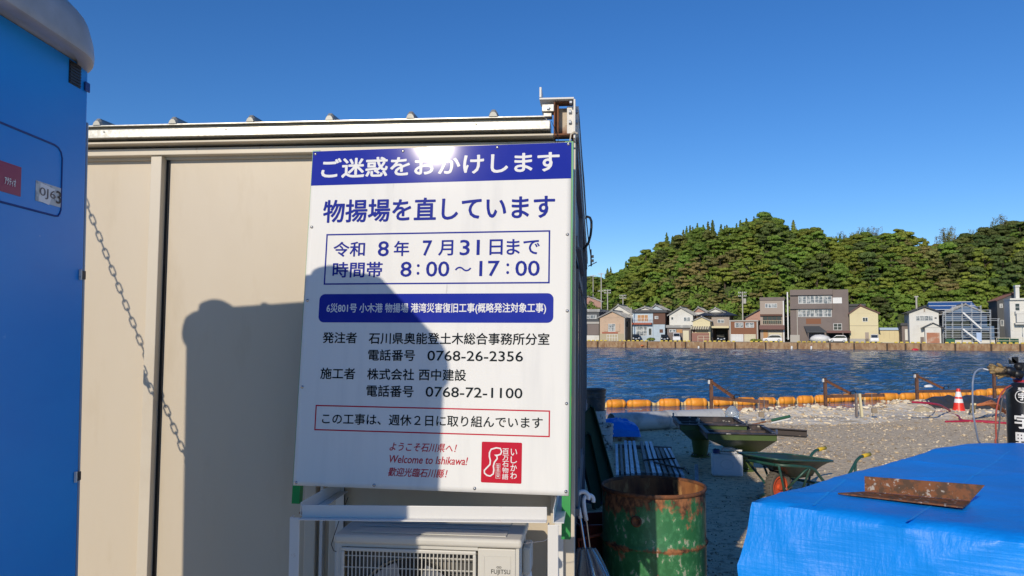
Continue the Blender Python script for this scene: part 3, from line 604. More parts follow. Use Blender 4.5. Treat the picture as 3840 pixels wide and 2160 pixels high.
# utility poles
def upole(px, pyt, pyb, t, lab, arms=(0.3, 0.9), r=0.16):
    s, z = fp(px, pyt, t); e = empty('utility_pole', qp(s, t, QZ), QA, lab, 'utility pole'); H = z - QZ
    MB().tube([(0,0,0),(0,0,H)], [r, r*0.7], 10).build('pole', M['concrete'], e, smooth=True)
    for a in arms:
        MB().bar((-0.85,-0.1,H-a),(0.85,-0.1,H-a),0.1,0.1).build('crossarm', M['concrete'], e)
        mb = MB()
        for k in (-0.75,-0.4,0.4,0.75): mb.lathe([(0.06,H-a+0.05),(0.07,H-a+0.2),(0.03,H-a+0.28)], 8, Matrix.Translation((k,-0.1,0)))
        mb.build('insulator', M['shutter_white'], e)
    return e, H
upole(2150+275/2.6344, 900+325/2.6344, 0, 22, 'tall grey utility pole left of all, above the rose house', (0.3, 4.6)); upole(2150+338/2.6344, 900+488/2.6344, 0, 17, 'grey utility pole with crossarms behind the beige pink house'); upole(2150+490/2.6344, 900+540/2.6344, 0, 20, 'short utility pole against the trees right of the beige pink house')
e_, H_ = upole(2150+1670/2.6344, 900+510/2.6344, 0, 9, 'utility pole with transformer box behind the brown box building', (0.3, 1.0)); MB().box(0.2,0.75,-0.25,0.25,H_-2.6,H_-1.5).build('transformer', M['concrete'], e_)
upole(2150+572/2.6344, 900+665/2.6344, 0, 3, 'plain grey pole standing between the beige pink and pale blue houses', (), 0.11)
upole(2150+195/2.6344, 900+345/2.6344, 0, 40, 'weathered pole half hidden by trees at the far left', (0.3,), 0.14)

# cars on the far quay
C3('car_white', (0.78,0.78,0.77), 0.25, coat=0.6); C3('car_black', (0.02,0.022,0.025), 0.2, coat=0.8); C3('car_silver', (0.50,0.51,0.52), 0.25, metal=0.4, coat=0.6); C3('tyre', (0.02,0.02,0.02), 0.85)
C3('lamp_red', (0.45,0.02,0.02), 0.2); C3('lamp_clear', (0.75,0.76,0.78), 0.1)
def car(px, py, t, rz, paint, L, H, Wd, van, lab):
    s, _ = fp(px, py, t); e = empty('parked_car', qp(s, t, QZ), QA + rz, lab, 'car'); l2 = L/2
    hood = 0.52*H
    low = [(-l2+0.05,0.22),(l2-0.05,0.22),(l2,0.45),(l2-0.02,hood*0.92),(l2*0.55 if not van else l2*0.8,hood*1.08),(-l2+0.03,hood*1.12),(-l2,0.5)]
    MB().prism(low, -Wd/2, Wd/2).build('body', M[paint], e, bevel=0.06, seg=3)
    top = [(-l2+0.06,hood*1.1),(l2*0.6 if not van else l2*0.82,hood*1.06),(l2*0.22 if not van else l2*0.5,H-0.06),(l2*0.1 if not van else l2*0.4,H),(-l2*0.62,H),(-l2+(0.3 if not van else 0.14),H-0.15)]
    MB().prism(top, -Wd/2+0.09, Wd/2-0.09).build('cabin', M[paint], e, bevel=0.07, seg=3)
    g_ = [(p[0]*0.93-0.01, hood*1.16+(p[1]-hood*1.08)*0.74) for p in top]
    MB().prism(g_, -Wd/2+0.075, Wd/2-0.075).build('side_windows', M['glass_dark'], e)
    for sx in (-1, 1):
        x_ = (l2*0.62 if not van else l2*0.84) if sx > 0 else -l2+0.02
        a = Vector((x_ - (0.01 if sx > 0 else 0), 0, hood*1.16)); 
        x2 = (l2*0.26 if not van else l2*0.54) if sx > 0 else -l2+(0.24 if not van else 0.1)
        MB().bar(a + Vector((0.03*sx,0,0)), (x2+0.03*sx, 0, H-0.14), Wd-0.34, 0.03, up=(sx,0,0.3)).build('windscreen', M['glass_dark'], e)
        for sy in (-1, 1):
            MB().box(sx*l2-0.03*sx if sx < 0 else l2-0.05, sx*l2+0.015 if sx > 0 else -l2+0.05, sy*(Wd/2-0.2)-0.12, sy*(Wd/2-0.2)+0.12, hood*0.72, hood*0.95).build('headlight' if sx > 0 else 'taillight', M['lamp_clear' if sx > 0 else 'lamp_red'], e)
            wx = sx*(l2-0.62); Mw = Matrix.Translation((wx, sy*(Wd/2-0.1), 0.29)) @ Matrix.Rotation(RAD(90), 4, 'X')
            w_ = MB().lathe([(0.18,-0.1),(0.29,-0.1),(0.3,0),(0.29,0.1),(0.18,0.1)], 16, Mw).build('wheel', M['tyre'], e)
            MB().lathe([(0.17,-0.108),(0.17,0.108)], 12, Mw).build('rim', M['car_silver'], w_)
        MB().box(sx*l2-0.02, sx*l2+0.022, -0.2, 0.2, 0.42, 0.54).build('number_plate', M['shutter_white'], e)
    return e
PI = math.pi
cy = lambda x, conv: conv(x, 1000)
car(*A(622,1000), 3.4, -PI/2+0.2, 'car_black', 3.8, 1.55, 1.6, False, 'dark car facing the water before the pale blue house')
car(*A(900,1000), 3.6, -PI/2+0.2, 'car_black', 3.9, 1.5, 1.65, False, 'dark car parked between the pale blue house and the white van')
car(*A(1018,1000), 3.4, -PI/2+0.2, 'car_white', 3.4, 1.85, 1.55, True, 'white minivan facing the water before the white gabled house')
car(*A(1452,1000), 6.0, -PI/2+0.2, 'car_black', 4.2, 1.5, 1.7, False, 'dark car inside the open garage under the cream balcony')
car(*A(1968,1020), 2.0, 0.06+PI, 'car_white', 3.7, 1.5, 1.6, False, 'white hatchback parked side on before the tall tan house')
car(*B(533,1030), 2.2, PI, 'car_white', 3.4, 1.45, 1.5, False, 'small white car beside the sheeted heap before the big building')
car(*B(896,1025), 2.6, PI/2-0.07, 'car_white', 3.4, 1.65, 1.5, True, 'white van seen from behind next to the cream gabled house')

# bits on the far quay
def far_lump(name, lab, cat, conv, x0, x1, y0, y1, t, m, jit=0.15, dep=None, z0=None):
    s0, zt = fp(*conv(x0, y0), t); s1, zb = fp(*conv(x1, y1), t); z0 = QZ if z0 is None else z0
    mb = MB(); hh = max(0.2, zt - z0); mb.ball((0,0,hh*0.45), abs(s1-s0)/2, dep or abs(s1-s0)/2.5, hh*0.58, 12, 7, jit=jit)
    o = mb.build(name, m, smooth=True); o.matrix_world = Matrix.Translation(qp((s0+s1)/2, t, z0)) @ Matrix.Rotation(QA, 4, 'Z'); return tag(o, lab, cat)
C3('sheet_white', (0.72,0.72,0.70), 0.6, bump=(3,0.6,0.2)); C3('buoy_red', (0.55,0.02,0.04), 0.4); C3('buoy_orange', (0.62,0.16,0.04), 0.5)
far_lump('covered_boat', 'heap under a white sheet beside the small white car', 'covered boat', B, 250, 462, 935, 1030, 3.0, M['sheet_white'], 0.06)
for conv, x0, x1, y0, y1, lb in ((A,1765,1852,968,1015,'green bush growing beside the brown box building on the quay'),(A,735,790,955,1000,'brownish bush in front of the pale blue house'),(A,140,232,600,672,'round green bush below the rose coloured house')):
    s0, zt = fp(*conv(x0,y0), 3.2 if y0 > 700 else 26); s1, _ = fp(*conv(x1,y0), 3.2 if y0 > 700 else 26); mb = MB(); rr_ = random.Random(int(x0)); hh = zt-QZ if y0 > 700 else 3.2
    for k in range(7): leaves(mb, (rr_.uniform(0,s1-s0), rr_.uniform(-.4,.4), hh*rr_.uniform(0.2,0.7)), 0.6, 0.6, hh*0.3, 60, 0.14, rr_)
    o = mb.build('bush', M['leaf']); o.matrix_world = Matrix.Translation(qp(s0, 3.2 if y0 > 700 else 26, QZ if y0 > 700 else zt-3.2)) @ Matrix.Rotation(QA, 4, 'Z'); tag(o, lb, 'bush')
for conv, x, y, r, m_, nm, lb in ((B,1295,1088,0.62,'buoy_red','buoy','red float hanging on the quay wall below the white porch house'),(A,680,1043,0.32,'buoy_orange','buoy','orange float hanging on the quay wall below the pale blue house')):
    s, z = fp(*conv(x,y), -0.5); mb = MB(); mb.ball((0,0,0), r*1.1, r*0.5, r*0.55, 12, 8); o = mb.build(nm, M[m_], smooth=True); o.location = qp(s, -0.62, z); tag(o, lb, 'buoy')
for i, (conv, x) in enumerate(((A,2158),(B,270),(A,1240))):
    s, z = fp(*conv(x,1068), -0.4); mb = MB(); mb.lathe([(0.05,0.45),(0.16,0.38),(0.2,0.1),(0.2,-0.3),(0.08,-0.42)], 10); o = mb.build('boat_fender', M['sheet_white'], smooth=True); o.location = qp(s, -0.72, z)
    tag(o, ('white fender hung on the quay wall right of the white hatchback','white fender hung on the quay wall below the sheeted heap','white fender hung on the quay edge below the cream house')[i], 'fender')
def railing(conv, x0, x1, yt, t, lab, nm='guard_rail', m='shutter_cream'):
    s0, zt = fp(*conv(x0,yt), t); s1, _ = fp(*conv(x1,yt), t); e = empty(nm, qp(s0,t,QZ), QA, lab, 'railing'); hh = zt-QZ; L_ = s1-s0; n = max(2, int(L_/2))
    for i in range(n+1): MB().tube([(L_*i/n,0,0),(L_*i/n,0,hh)], 0.05, 6).build('post', M[m], e)
    for f_ in (1.0, 0.5): MB().tube([(0,0,hh*f_),(L_,0,hh*f_)], 0.045, 6).build('rail', M[m], e)
railing(B, 975, 1130, 1010, 0.8, 'low pale railing at the road end beside the white van'); railing(B, 2100, 2360, 968, 1.5, 'pale railing with a green net before the white chimney house'); railing(A, 1230, 1345, 948, 1.2, 'pale frame railing on the quay before the small cream house')
s0, zt = fp(*B(2120,975), 2.2); s1, _ = fp(*B(2320,975), 2.2); mb = MB().grid(16, 5, lambda u, v: (u*(s1-s0), 0.12*math.sin(u*40), v*(zt-QZ))); o = mb.build('net', M['green_paint_far']); o.matrix_world = Matrix.Translation(qp(s0,2.2,QZ)) @ Matrix.Rotation(QA,4,'Z'); tag(o, 'green net hung behind the pale railing at the right', 'net')
s0, zt = fp(*B(1600,975), 2.5); s1, _ = fp(*B(1690,975), 2.5); o = MB().box(0, s1-s0, 0, 1, 0, (zt-QZ)).build('crate', M['green_paint_far'], bevel=0.05); o.matrix_world = Matrix.Translation(qp(s0,2.5,QZ)) @ Matrix.Rotation(QA,4,'Z'); tag(o, 'green crate at the foot of the scaffolding', 'crate')
s0, zt = fp(*B(635,1003), 1.6); s1, _ = fp(*B(710,1003), 1.6); o = MB().box(0, s1-s0, 0, 1.2, 0, (zt-QZ)).build('crate', M['wall_dark'], bevel=0.05); o.matrix_world = Matrix.Translation(qp(s0,1.6,QZ)) @ Matrix.Rotation(QA,4,'Z'); tag(o, 'black crate on the quay between the two white cars', 'crate')

# ------------------------------------------------------------------ site office container
CROT = RAD(-6.0)
con = empty('site_office_container', (0.26, 3.25, 0), CROT, 'cream prefabricated site office with ribbed roof and recessed wall panels behind the notice board', 'site office')
con.rotation_euler = (0, RAD(0.25), CROT)
con.rotation_mode = 'XYZ'
CL, CD, CH = 5.6, 5.95, 2.517            # length, depth, wall height
def cp(mb, name, m='cream', bevel=0, **k): return mb.build(name, M[m], con, bevel=bevel, **k)
posts = [(-5.60,-5.54),(-3.75,-3.70),(-1.925,-1.873),(-1.055,-1.015),(-0.10,0.0)]
for a, b in posts: cp(MB().box(a, b, 0, 0.10, 0.12, CH), 'post', 'cream_trim', 0.003)
for a, b in posts[:-1]: cp(MB().box(b+0.0005, b+0.014, 0.040, 0.0475, 0.12, CH-0.013), 'post_shade_strip', 'black')  # black strip paints the post's cast shade onto the panel edge
for (a0, a1), (b0, b1) in zip(posts, posts[1:]):
    cp(MB().box(a1, b0, 0.048, 0.085, 0.12, CH), 'wall_panel', 'cream')
    cp(MB().box(a1, b0, 0.03, 0.048, CH-0.012, CH), 'panel_lip', 'cream_trim')
cp(MB().box(-5.60, 0, -0.012, 0.10, CH, 2.548), 'top_rail', 'cream_trim', 0.003)
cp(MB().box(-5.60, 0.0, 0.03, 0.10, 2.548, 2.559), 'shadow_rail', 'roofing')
cp(MB().box(-5.60, -0.09, -0.062, 0.02, 2.559, 2.568), 'drip_edge', 'cream_trim', 0.002)
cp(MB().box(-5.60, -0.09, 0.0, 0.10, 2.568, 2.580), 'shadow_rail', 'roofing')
cp(MB().box(-5.60, -0.105, -0.085, 0.02, 2.580, 2.619), 'fascia', 'zinc', 0.003)
cp(MB().box(-5.62, -0.12, -0.070, CD, 2.621, 2.629), 'roof_edge', 'roofing')
cp(MB().box(-5.62, -0.13, -0.095, CD, 2.631, 2.635), 'roof_sheet', 'zinc')
rmb = []
for i in range(16):
    x = -0.345 - 0.3565 * i
    if x < -5.6: break
    rb = MB(); n = 6
    sec = [(-0.022,0),(-0.016,0.022),(-0.007,0.035),(0.007,0.035),(0.016,0.022),(0.022,0)]
    vs = []
    for y_, k_ in ((-0.10,0.55),(-0.085,0.95),(0.0,1.0),(CD,1.0)): vs += [(x+sx*(1 if k_ > .9 else .8), y_, 2.6355 + sz*k_) for sx, sz in sec]
    fs = [(j*6+i_, j*6+i_+1, (j+1)*6+i_+1, (j+1)*6+i_) for j in range(3) for i_ in range(5)] + [tuple(range(5,-1,-1))]
    rb.add(vs, fs); cp(rb, 'roof_rib', 'roofing')
for x in (-0.42, -0.93, -1.53, -2.1, -2.7): cp(MB().lathe([(0.004,0),(0.004,0.003)], 8, Matrix.Translation((x,-0.085,2.608)) @ Matrix.Rotation(RAD(90),4,'X')), 'rivet', 'roofing')
cp(MB().box(-5.60, 0, 0.0, CD, 0.0, 0.118), 'base_frame', 'cream_trim', 0.004)
cp(MB().box(-5.60, -5.56, 0.10, CD, 0.12, 2.6), 'wall_panel', 'cream'); cp(MB().box(-5.56, -0.02, CD-0.06, CD, 0.12, 2.6), 'wall_panel', 'cream')
# right side wall (seen edge on), its eave, windows, canopy and cable
C3('side_wall_shade', (0.11,0.115,0.135), 0.5); C3('side_trim_shade', (0.15,0.155,0.17), 0.5)  # cream side wall and trim coloured dark, their shade put into the paint
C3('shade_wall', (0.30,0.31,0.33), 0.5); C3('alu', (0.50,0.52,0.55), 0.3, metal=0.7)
cp(MB().box(-0.05, -0.02, 0.101, CD-0.06, 0.12, 2.57), 'wall_panel', 'side_wall_shade')
for y_ in (1.85, 3.9, CD-0.10): cp(MB().box(-0.019, 0.004, y_, y_+0.09, 0.12, 2.56), 'post', 'side_trim_shade')
cp(MB().box(-0.02, 0.008, 0.10, CD, 2.50, 2.56), 'side_rail', 'side_trim_shade'); cp(MB().box(-0.02, 0.014, 0.02, CD+0.02, 2.57, 2.632), 'side_fascia', 'zinc')
def cwin(y0, y1, z0, z1):
    mb = MB(); f = 0.045
    mb.box(-0.018, 0.010, y0, y1, z0, z0+f); mb.box(-0.018, 0.010, y0, y1, z1-f, z1)
    for k in (0, 0.5, 1): yy = y0 + (y1-y0-f)*k; mb.box(-0.016, 0.008, yy, yy+f, z0+f, z1-f)
    w_ = cp(mb, 'window', 'side_trim_shade'); MB().box(-0.012, 0.002, y0+f, y1-f, z0+f, z1-f).build('pane', M['glass_dark'], w_)
    w2 = cp(MB().box(-0.018, 0.016, y0-0.03, y1+0.03, z0-0.035, z0-0.003), 'window_sill', 'side_trim_shade')
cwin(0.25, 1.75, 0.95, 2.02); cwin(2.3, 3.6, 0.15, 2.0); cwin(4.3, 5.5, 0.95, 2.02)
cp(MB().bar((0.0,0.2,2.14),(0.0,1.8,2.14),0.01,0.05).bar((0.010,0.2,2.11),(0.010,1.8,2.11),0.02,0.010), 'canopy', 'side_trim_shade')
cp(MB().tube([(0.008,0.05,2.70),(0.012,0.8,2.675),(0.016,1.5,2.68),(0.018,2.9,2.675),(0.03,4.4,2.66),(0.05,5.8,2.64)],0.005,6), 'cable', 'black')
cp(MB().tube([(0.010,2.9,2.655),(0.030,2.9,2.668),(0.050,2.9,2.66),(0.062,2.9,2.63),(0.062,2.9,2.58),(0.056,2.9,2.52),(0.040,2.9,2.46),(0.015,2.9,2.42),(-0.01,2.9,2.40)],0.010,8), 'cable_loop', 'black')
cp(MB().tube([(0.05,5.75,2.72),(0.055,5.75,2.52)],0.010,6).bar((0.02,5.75,2.52),(0.12,5.75,2.57),0.01,0.01).box(0.045,0.085,5.73,5.77,2.62,2.65).box(0.045,0.085,5.73,5.77,2.57,2.60), 'cable_bracket', 'black')
# corner lifting bracket
bk = cp(MB().box(-0.152,-0.143,-0.075,0.03,2.752,2.796).box(-0.152,-0.006,-0.075,0.03,2.742,2.750).box(-0.008,0.0,-0.075,0.03,2.575,2.7415).bar((-0.012,-0.02,2.725),(-0.012,-0.02,2.605),0.010,0.05), 'lifting_bracket', 'white_steel', 0.0015)
MB().box(-0.142,-0.09,-0.07,-0.01,2.692,2.724).box(-0.136,-0.10,-0.06,-0.012,2.672,2.690).build('clamp', M['zinc'], bk, bevel=0.003)
MB().box(-0.085,-0.018,0.002,0.01,2.60,2.725).build('bracket_plate', M['rust_pale'], bk); MB().box(-0.092,-0.086,-0.06,0.01,2.60,2.735).box(-0.092,-0.012,-0.06,0.01,2.592,2.599).build('bracket_edge', M['rust'], bk)
MB().box(-0.086,-0.016,-0.045,0.001,2.734,2.741).box(-0.0855,-0.072,-0.04,0.001,2.6,2.733).build('rust_flange', M['rust'], bk)
for x, y, z, ax in ((-0.116,-0.073,2.708,'Y'),(0.004,-0.03,2.70,'X'),(0.004,-0.03,2.655,'X'),(-0.024,-0.03,2.70,'X'),(-0.024,-0.03,2.655,'X'),(-0.020,-0.055,2.733,'X')):
    R_ = Matrix.Rotation(RAD(90), 4, 'X' if ax == 'Y' else 'Y')
    MB().lathe([(0.009,-0.005),(0.009,0.005)], 6, Matrix.Translation((x,y,z)) @ R_).build('bolt', M['screw'] if ax == 'Y' else M['steel_dark'], bk)
MB().tube([(-0.10,-0.088,2.645),(-0.085,-0.09,2.61),(-0.092,-0.09,2.58),(-0.08,-0.09,2.545)],0.0012,5).tube([(-0.085,-0.09,2.61),(-0.07,-0.09,2.57),(-0.075,-0.09,2.54)],0.0012,5).build('wire_twist', M['black'], bk)
MB().tube([(-0.018,-0.08,2.59),(-0.004,-0.085,2.598),(0.008,-0.08,2.592)],0.004,6).tube([(-0.018,-0.08,2.59),(-0.022,-0.085,2.56)],0.003,6).build('rope_tie', M['cream_trim'], bk)
bk.location = (0, 0, -0.032)
# box gutter strips left of the stand post
cp(MB().box(-1.165,-1.115,0.0,0.04,0.12,CH-0.01), 'downpipe', 'cream_trim', 0.004); cp(MB().box(-1.10,-1.085,0.01,0.045,0.12,CH-0.01), 'conduit', 'white_steel', 0.003)

# ------------------------------------------------------------------ notice board
sg = bpy.data.objects.new('notice_board', None); COL.objects.link(sg)
r1 = Vector((math.cos(RAD(9.3)), -math.sin(RAD(9.3)), -0.0011)).normalized(); r2 = Vector((0.0046, math.tan(RAD(5.2)), 1.0)); r2 = (r2 - r1*r2.dot(r1)).normalized(); nn = r1.cross(r2)
Ms = Matrix((r1, -nn, r2)).transposed().to_4x4(); Ms.translation = Vector((-0.3205, 3.1130, 1.8058)); sg.matrix_world = Ms @ Matrix.Diagonal((1.012, 1, 1, 1))
tag(sg, 'large white and blue Japanese construction notice board mounted on green posts', 'notice board')
def bow(x, z):                      # the sheet is not perfectly flat
    return 0.0
def bowed(mb_or_mesh, off):
    me = mb_or_mesh
    for v in me.vertices: v.co.y += bow(v.co.x, v.co.z) + off
def sheet(x0, x1, z0, z1, off, name, m, slope=0.0, nu=None, nv=None):
    nu = nu or max(1, int((x1-x0)/0.02)); nv = nv or max(1, int((z1-z0)/0.02))
    mb = MB().grid(nu, nv, lambda u, v: (x0+(x1-x0)*u, 0, z0+(z1-z0)*v + slope*(u-0.5)))
    o = mb.build(name, M[m], sg, smooth=True); bowed(o.data, off); return o
pn = sheet(-0.55, 0.55, -0.70, 0.70, 0.0, 'panel', 'board')
sd = pn.modifiers.new('solid', 'SOLIDIFY'); sd.thickness = 0.002; sd.offset = -1
sheet(-0.5497, 0.5497, 0.5474, 0.6992, -0.0005, 'header_band', 'navy')
def rrect(x0, x1, z0, z1, r, n=6):
    pts = []
    for cx, cz, a0 in ((x1-r,z1-r,0),(x0+r,z1-r,90),(x0+r,z0+r,180),(x1-r,z0+r,270)):
        pts += [(cx+r*math.cos(RAD(a0+90*k/n)), cz+r*math.sin(RAD(a0+90*k/n))) for k in range(n+1)]
    return pts
def flatpoly(pts, off, name, m, parent=None, sub=True):
    me = bpy.data.meshes.new(name); me.from_pydata([(x,0,z) for x, z in pts], [], [tuple(range(len(pts)))]); me.materials.append(M[m])
    o = bpy.data.objects.new(name, me); COL.objects.link(o); o.parent = parent or sg; bowed(me, off); return o
def frame(x0, x1, z0, z1, t, name, m, s=0.0):
    mb = MB()
    for a, b, c, d in ((x0,x1,z1-t,z1),(x0,x1,z0,z0+t),(x0,x0+t,z0+t,z1-t),(x1-t,x1,z0+t,z1-t)):
        n = max(1, int((b-a)/0.04)); k = max(1, int((d-c)/0.04)); mb.grid(n, k, lambda u, v: (a+(b-a)*u, 0, c+(d-c)*v + s*(a+(b-a)*u)))
    o = mb.build(name, M[m], sg); bowed(o.data, -0.0006)
_dg = None
def text_mesh(s, off=0.0, res=3, shear=0.0):
    cu = bpy.data.curves.new('t', 'FONT'); cu.body = s; cu.size = 1.0; cu.resolution_u = res; cu.offset = off; cu.shear = shear
    o = bpy.data.objects.new('t', cu); COL.objects.link(o); bpy.context.view_layer.update()
    me = bpy.data.meshes.new_from_object(o.evaluated_get(bpy.context.evaluated_depsgraph_get())); bpy.data.objects.remove(o); bpy.data.curves.remove(cu)
    return me
def fit_text(s, x0, x1, z0, z1, off=0.0, shear=0.0, slope=0.0, res=3):
    me = text_mesh(s, 0.0, res, shear); vs = me.vertices
    ax, bx = min(v.co.x for v in vs), max(v.co.x for v in vs); az, bz = min(v.co.y for v in vs), max(v.co.y for v in vs)
    for v in vs:
        u = (v.co.x-ax)/(bx-ax); x = x0+(x1-x0)*u; z = z0+(z1-z0)*(v.co.y-az)/(bz-az) + slope*(u-0.5); v.co = (x, 0, z)
    if off <= 0: return me
    # heavier strokes: overprint a few slightly shifted copies
    w_ = off * (z1-z0) * 1.25; P0 = [tuple(v.co) for v in vs]; F0 = [tuple(p.vertices) for p in me.polygons]; V, F = [], []
    for k, (dx, dz) in enumerate(((0,0),(1,0),(-1,0),(0,1),(0,-1),(.7,.7),(-.7,.7),(.7,-.7),(-.7,-.7))):
        b_ = len(V); V += [(x+dx*w_, -0.00002*k, z+dz*w_) for x, y, z in P0]; F += [tuple(i+b_ for i in f) for f in F0]
    m2 = bpy.data.meshes.new('lettering'); m2.from_pydata(V, [], F); return m2
def letter(s, x0, x1, z0, z1, m, off=0.012, name='lettering', y=-0.0011, **k):
    me = fit_text(s, x0, x1, z0, z1, off, **k); me.name = name; me.materials.clear(); me.materials.append(M[m]); bowed(me, y)
    o = bpy.data.objects.new(name, me); COL.objects.link(o); o.parent = sg; return o
letter('ご迷惑をおかけします', -0.505, 0.501, 0.5790, 0.6632, 'ink_white', 0.020)
letter('物揚場を直しています', -0.4866, 0.4848, 0.3845, 0.4805, 'ink_blue', 0.018)
frame(-0.4685, 0.4690, 0.1182, 0.3346, 0.0062, 'date_frame', 'ink_blue')
for s, a, b in (('令和',-0.4332,-0.2984),('8',-0.2405,-0.1958),('年',-0.1723,-0.1093),('7',-0.0508,-0.0140),('月',0.0147,0.0746),('31',0.1038,0.1838),('日',0.2261,0.2773),('まで',0.2953,0.4268)):
    letter(s, a, b, 0.2370, 0.2995, 'ink_blue', 0.014)
for s, a, b, c, d in (('時間帯',-0.4312,-0.2192,0.1490,0.2128),('8',-0.1408,-0.0959,0.1500,0.2115),(':',-0.0725,-0.0625,0.1580,0.2010),('00',-0.0333,0.0612,0.1500,0.2115),('～',0.0855,0.1521,0.1700,0.1890),('17',0.1866,0.2666,0.1500,0.2110),(':',0.2957,0.3057,0.1580,0.2005),('00',0.3324,0.4277,0.1495,0.2105)):
    letter(s, a, b, c, d, 'ink_blue', 0.014)
flatpoly(rrect(-0.4828, 0.4849, -0.0395, 0.0790, 0.024), -0.0006, 'title_band', 'navy')
letter('6災801号 小木港 物揚場 港湾災害復旧工事(概略発注対象工事)', -0.4488, 0.4555, -0.0040, 0.0400, 'ink_white', 0.012)
letter('発注者', -0.4586, -0.3137, -0.1250, -0.0800, 'ink_black', 0.012); letter('石川県奥能登土木総合事務所分室', -0.2620, 0.4701, -0.1270, -0.0805, 'ink_black', 0.012)
letter('電話番号', -0.2615, -0.0678, -0.1945, -0.1500, 'ink_black', 0.012); letter('0768-26-2356', -0.0154, 0.3676, -0.1926, -0.1530, 'ink_black', 0.010)
letter('施工者', -0.4598, -0.3138, -0.2715, -0.2265, 'ink_black', 0.012); letter('株式会社', -0.2615, -0.0682, -0.2720, -0.2270, 'ink_black', 0.012); letter('西中建設', -0.0478, 0.1428, -0.2715, -0.2265, 'ink_black', 0.012)
letter('電話番号', -0.2618, -0.0681, -0.3395, -0.2940, 'ink_black', 0.012); letter('0768-72-1100', -0.0176, 0.3678, -0.3363, -0.2971, 'ink_black', 0.010)
frame(-0.4735, 0.4765, -0.4810, -0.3790, 0.0050, 'red_frame', 'ink_red', -0.0035)
letter('この工事は、週休２日に取り組んでいます', -0.4420, 0.4479, -0.4515, -0.4085, 'ink_black', 0.010, slope=0.003)
letter('ようこそ石川県へ！', -0.1558, 0.1148, -0.5520, -0.5190, 'ink_red', 0.008, shear=0.25); letter('Welcome to Ishikawa!', -0.1544, 0.1597, -0.5980, -0.5680, 'ink_red', 0.008, shear=0.22); letter('歡迎光臨石川縣！', -0.1570, 0.0808, -0.6500, -0.6165, 'ink_red', 0.008, shear=0.25)
flatpoly(rrect(0.2130, 0.3703, -0.6615, -0.5062, 0.005), -0.0006, 'red_emblem', 'ink_red')
for k, ch in enumerate('いしかわ'): letter(ch, 0.3275, 0.3515, -0.5555-0.0295*k, -0.5305-0.0295*k, 'ink_white', 0.012)
for k, ch in enumerate('百万石物語'): letter(ch, 0.2955, 0.3190, -0.5510-0.0240*k, -0.5300-0.0240*k, 'ink_white', 0.010)
for k, ch in enumerate('能登金沢加賀'): letter(ch, 0.2730, 0.2845, -0.5985-0.0083*k, -0.5912-0.0083*k, 'ink_white', 0.01)
frame(0.2700, 0.2875, -0.6450, -0.5880, 0.0014, 'emblem_frame', 'ink_white')
def e2(x, y): return 0.2130 + (x-1945)/505*0.1573, -0.5062 - (y-180)/525*0.1553      # outline of the peninsula
loop = [e2(*p) for p in ((2065,275),(2130,255),(2180,262),(2198,300),(2185,335),(2150,350),(2112,350),(2140,365),(2143,395),(2110,440),(2098,490),(2105,540),(2098,590),(2060,620),(2020,612),(1988,585),(1985,550),(2020,510),(2055,470),(2058,420),(2045,370),(2045,320))]
mb = MB(); n = len(loop); vi, vo = [], []
for i in range(n):
    a, b, c = loop[i-1], loop[i], loop[(i+1) % n]; tx, tz = c[0]-a[0], c[1]-a[1]; q = math.hypot(tx, tz); nx, nz = -tz/q, tx/q
    vi.append((b[0]+nx*0.0028, 0, b[1]+nz*0.0028)); vo.append((b[0]-nx*0.0028, 0, b[1]-nz*0.0028))
mb.add(vi+vo, [(i, (i+1) % n, n+(i+1) % n, n+i) for i in range(n)]); o = mb.build('emblem_outline', M['ink_white'], sg); bowed(o.data, -0.0011)
for x, z in ((-0.538,0.688),(-0.152,0.687),(0.247,0.689),(0.538,0.692),(-0.535,0.366),(0.537,0.316),(-0.535,0.053),(-0.535,-0.306),(-0.538,-0.689),(-0.213,-0.687),(0.189,-0.685),(0.540,-0.684),(0.539,-0.353),(0.539,0.008)):
    mb = MB().lathe([(0.0065,0),(0.0062,0.0016),(0.0035,0.0024),(0.0033,0.0032),(0.0006,0.0034)], 14, Matrix.Translation((x, bow(x,z)-0.0004, z)) @ Matrix.Rotation(RAD(90),4,'X')); mb.build('screw', M['screw'], sg, smooth=True)
for x0, x1, zb in ((-0.553,-0.521,-0.772),(0.524,0.557,-0.860)):
    MB().box(x0, x1, 0.0035, 0.0065, zb, 0.705).box(x0 if x0 > 0 else x0, x0+0.003, 0.0068, 0.034, zb, 0.705).box(x1-0.003, x1, 0.0068, 0.034, zb, 0.705).build('support_post', M['green_post'], sg)
MB().box(-0.5205, 0.5235, 0.0035, 0.030, 0.66, 0.69).box(-0.5205, 0.5235, 0.0035, 0.030, -0.02, 0.01).build('support_rail', M['green_post'], sg)

# ------------------------------------------------------------------ steel stand over the outdoor unit
st = empty('steel_stand', (0.26, 3.25, 0), CROT, 'white rusting angle iron stand enclosing the air conditioner below the notice board', 'steel stand')
def stp(mb, name, m='white_steel', bevel=0.002): return mb.build(name, M[m], st, bevel=bevel)
def angle(a, b, w, h, t, sx, sz):        # L section running from a to b
    a, b = Vector(a), Vector(b); d = (b-a).normalized(); X = d.cross(Vector((0,0,1))).normalized()
    return MB().bar(a + X*0, b + X*0, t, h).bar(a + X*(w/2*sx + t/2*sx) + Vector((0,0,(h/2-t/2)*sz)), b + X*(w/2*sx + t/2*sx) + Vector((0,0,(h/2-t/2)*sz)), w, t)
stp(angle((-0.99,-0.470,1.064),(-0.083,-0.470,1.080),0.038,0.048,0.004,1,-1), 'front_beam')
for x in (-0.995, -0.060): stp(MB().bar((x,-0.47,1.072),(x,-0.03,1.072),0.004,0.05).bar((x+0.02,-0.47,1.049),(x+0.02,-0.03,1.049),0.036,0.004), 'side_beam')
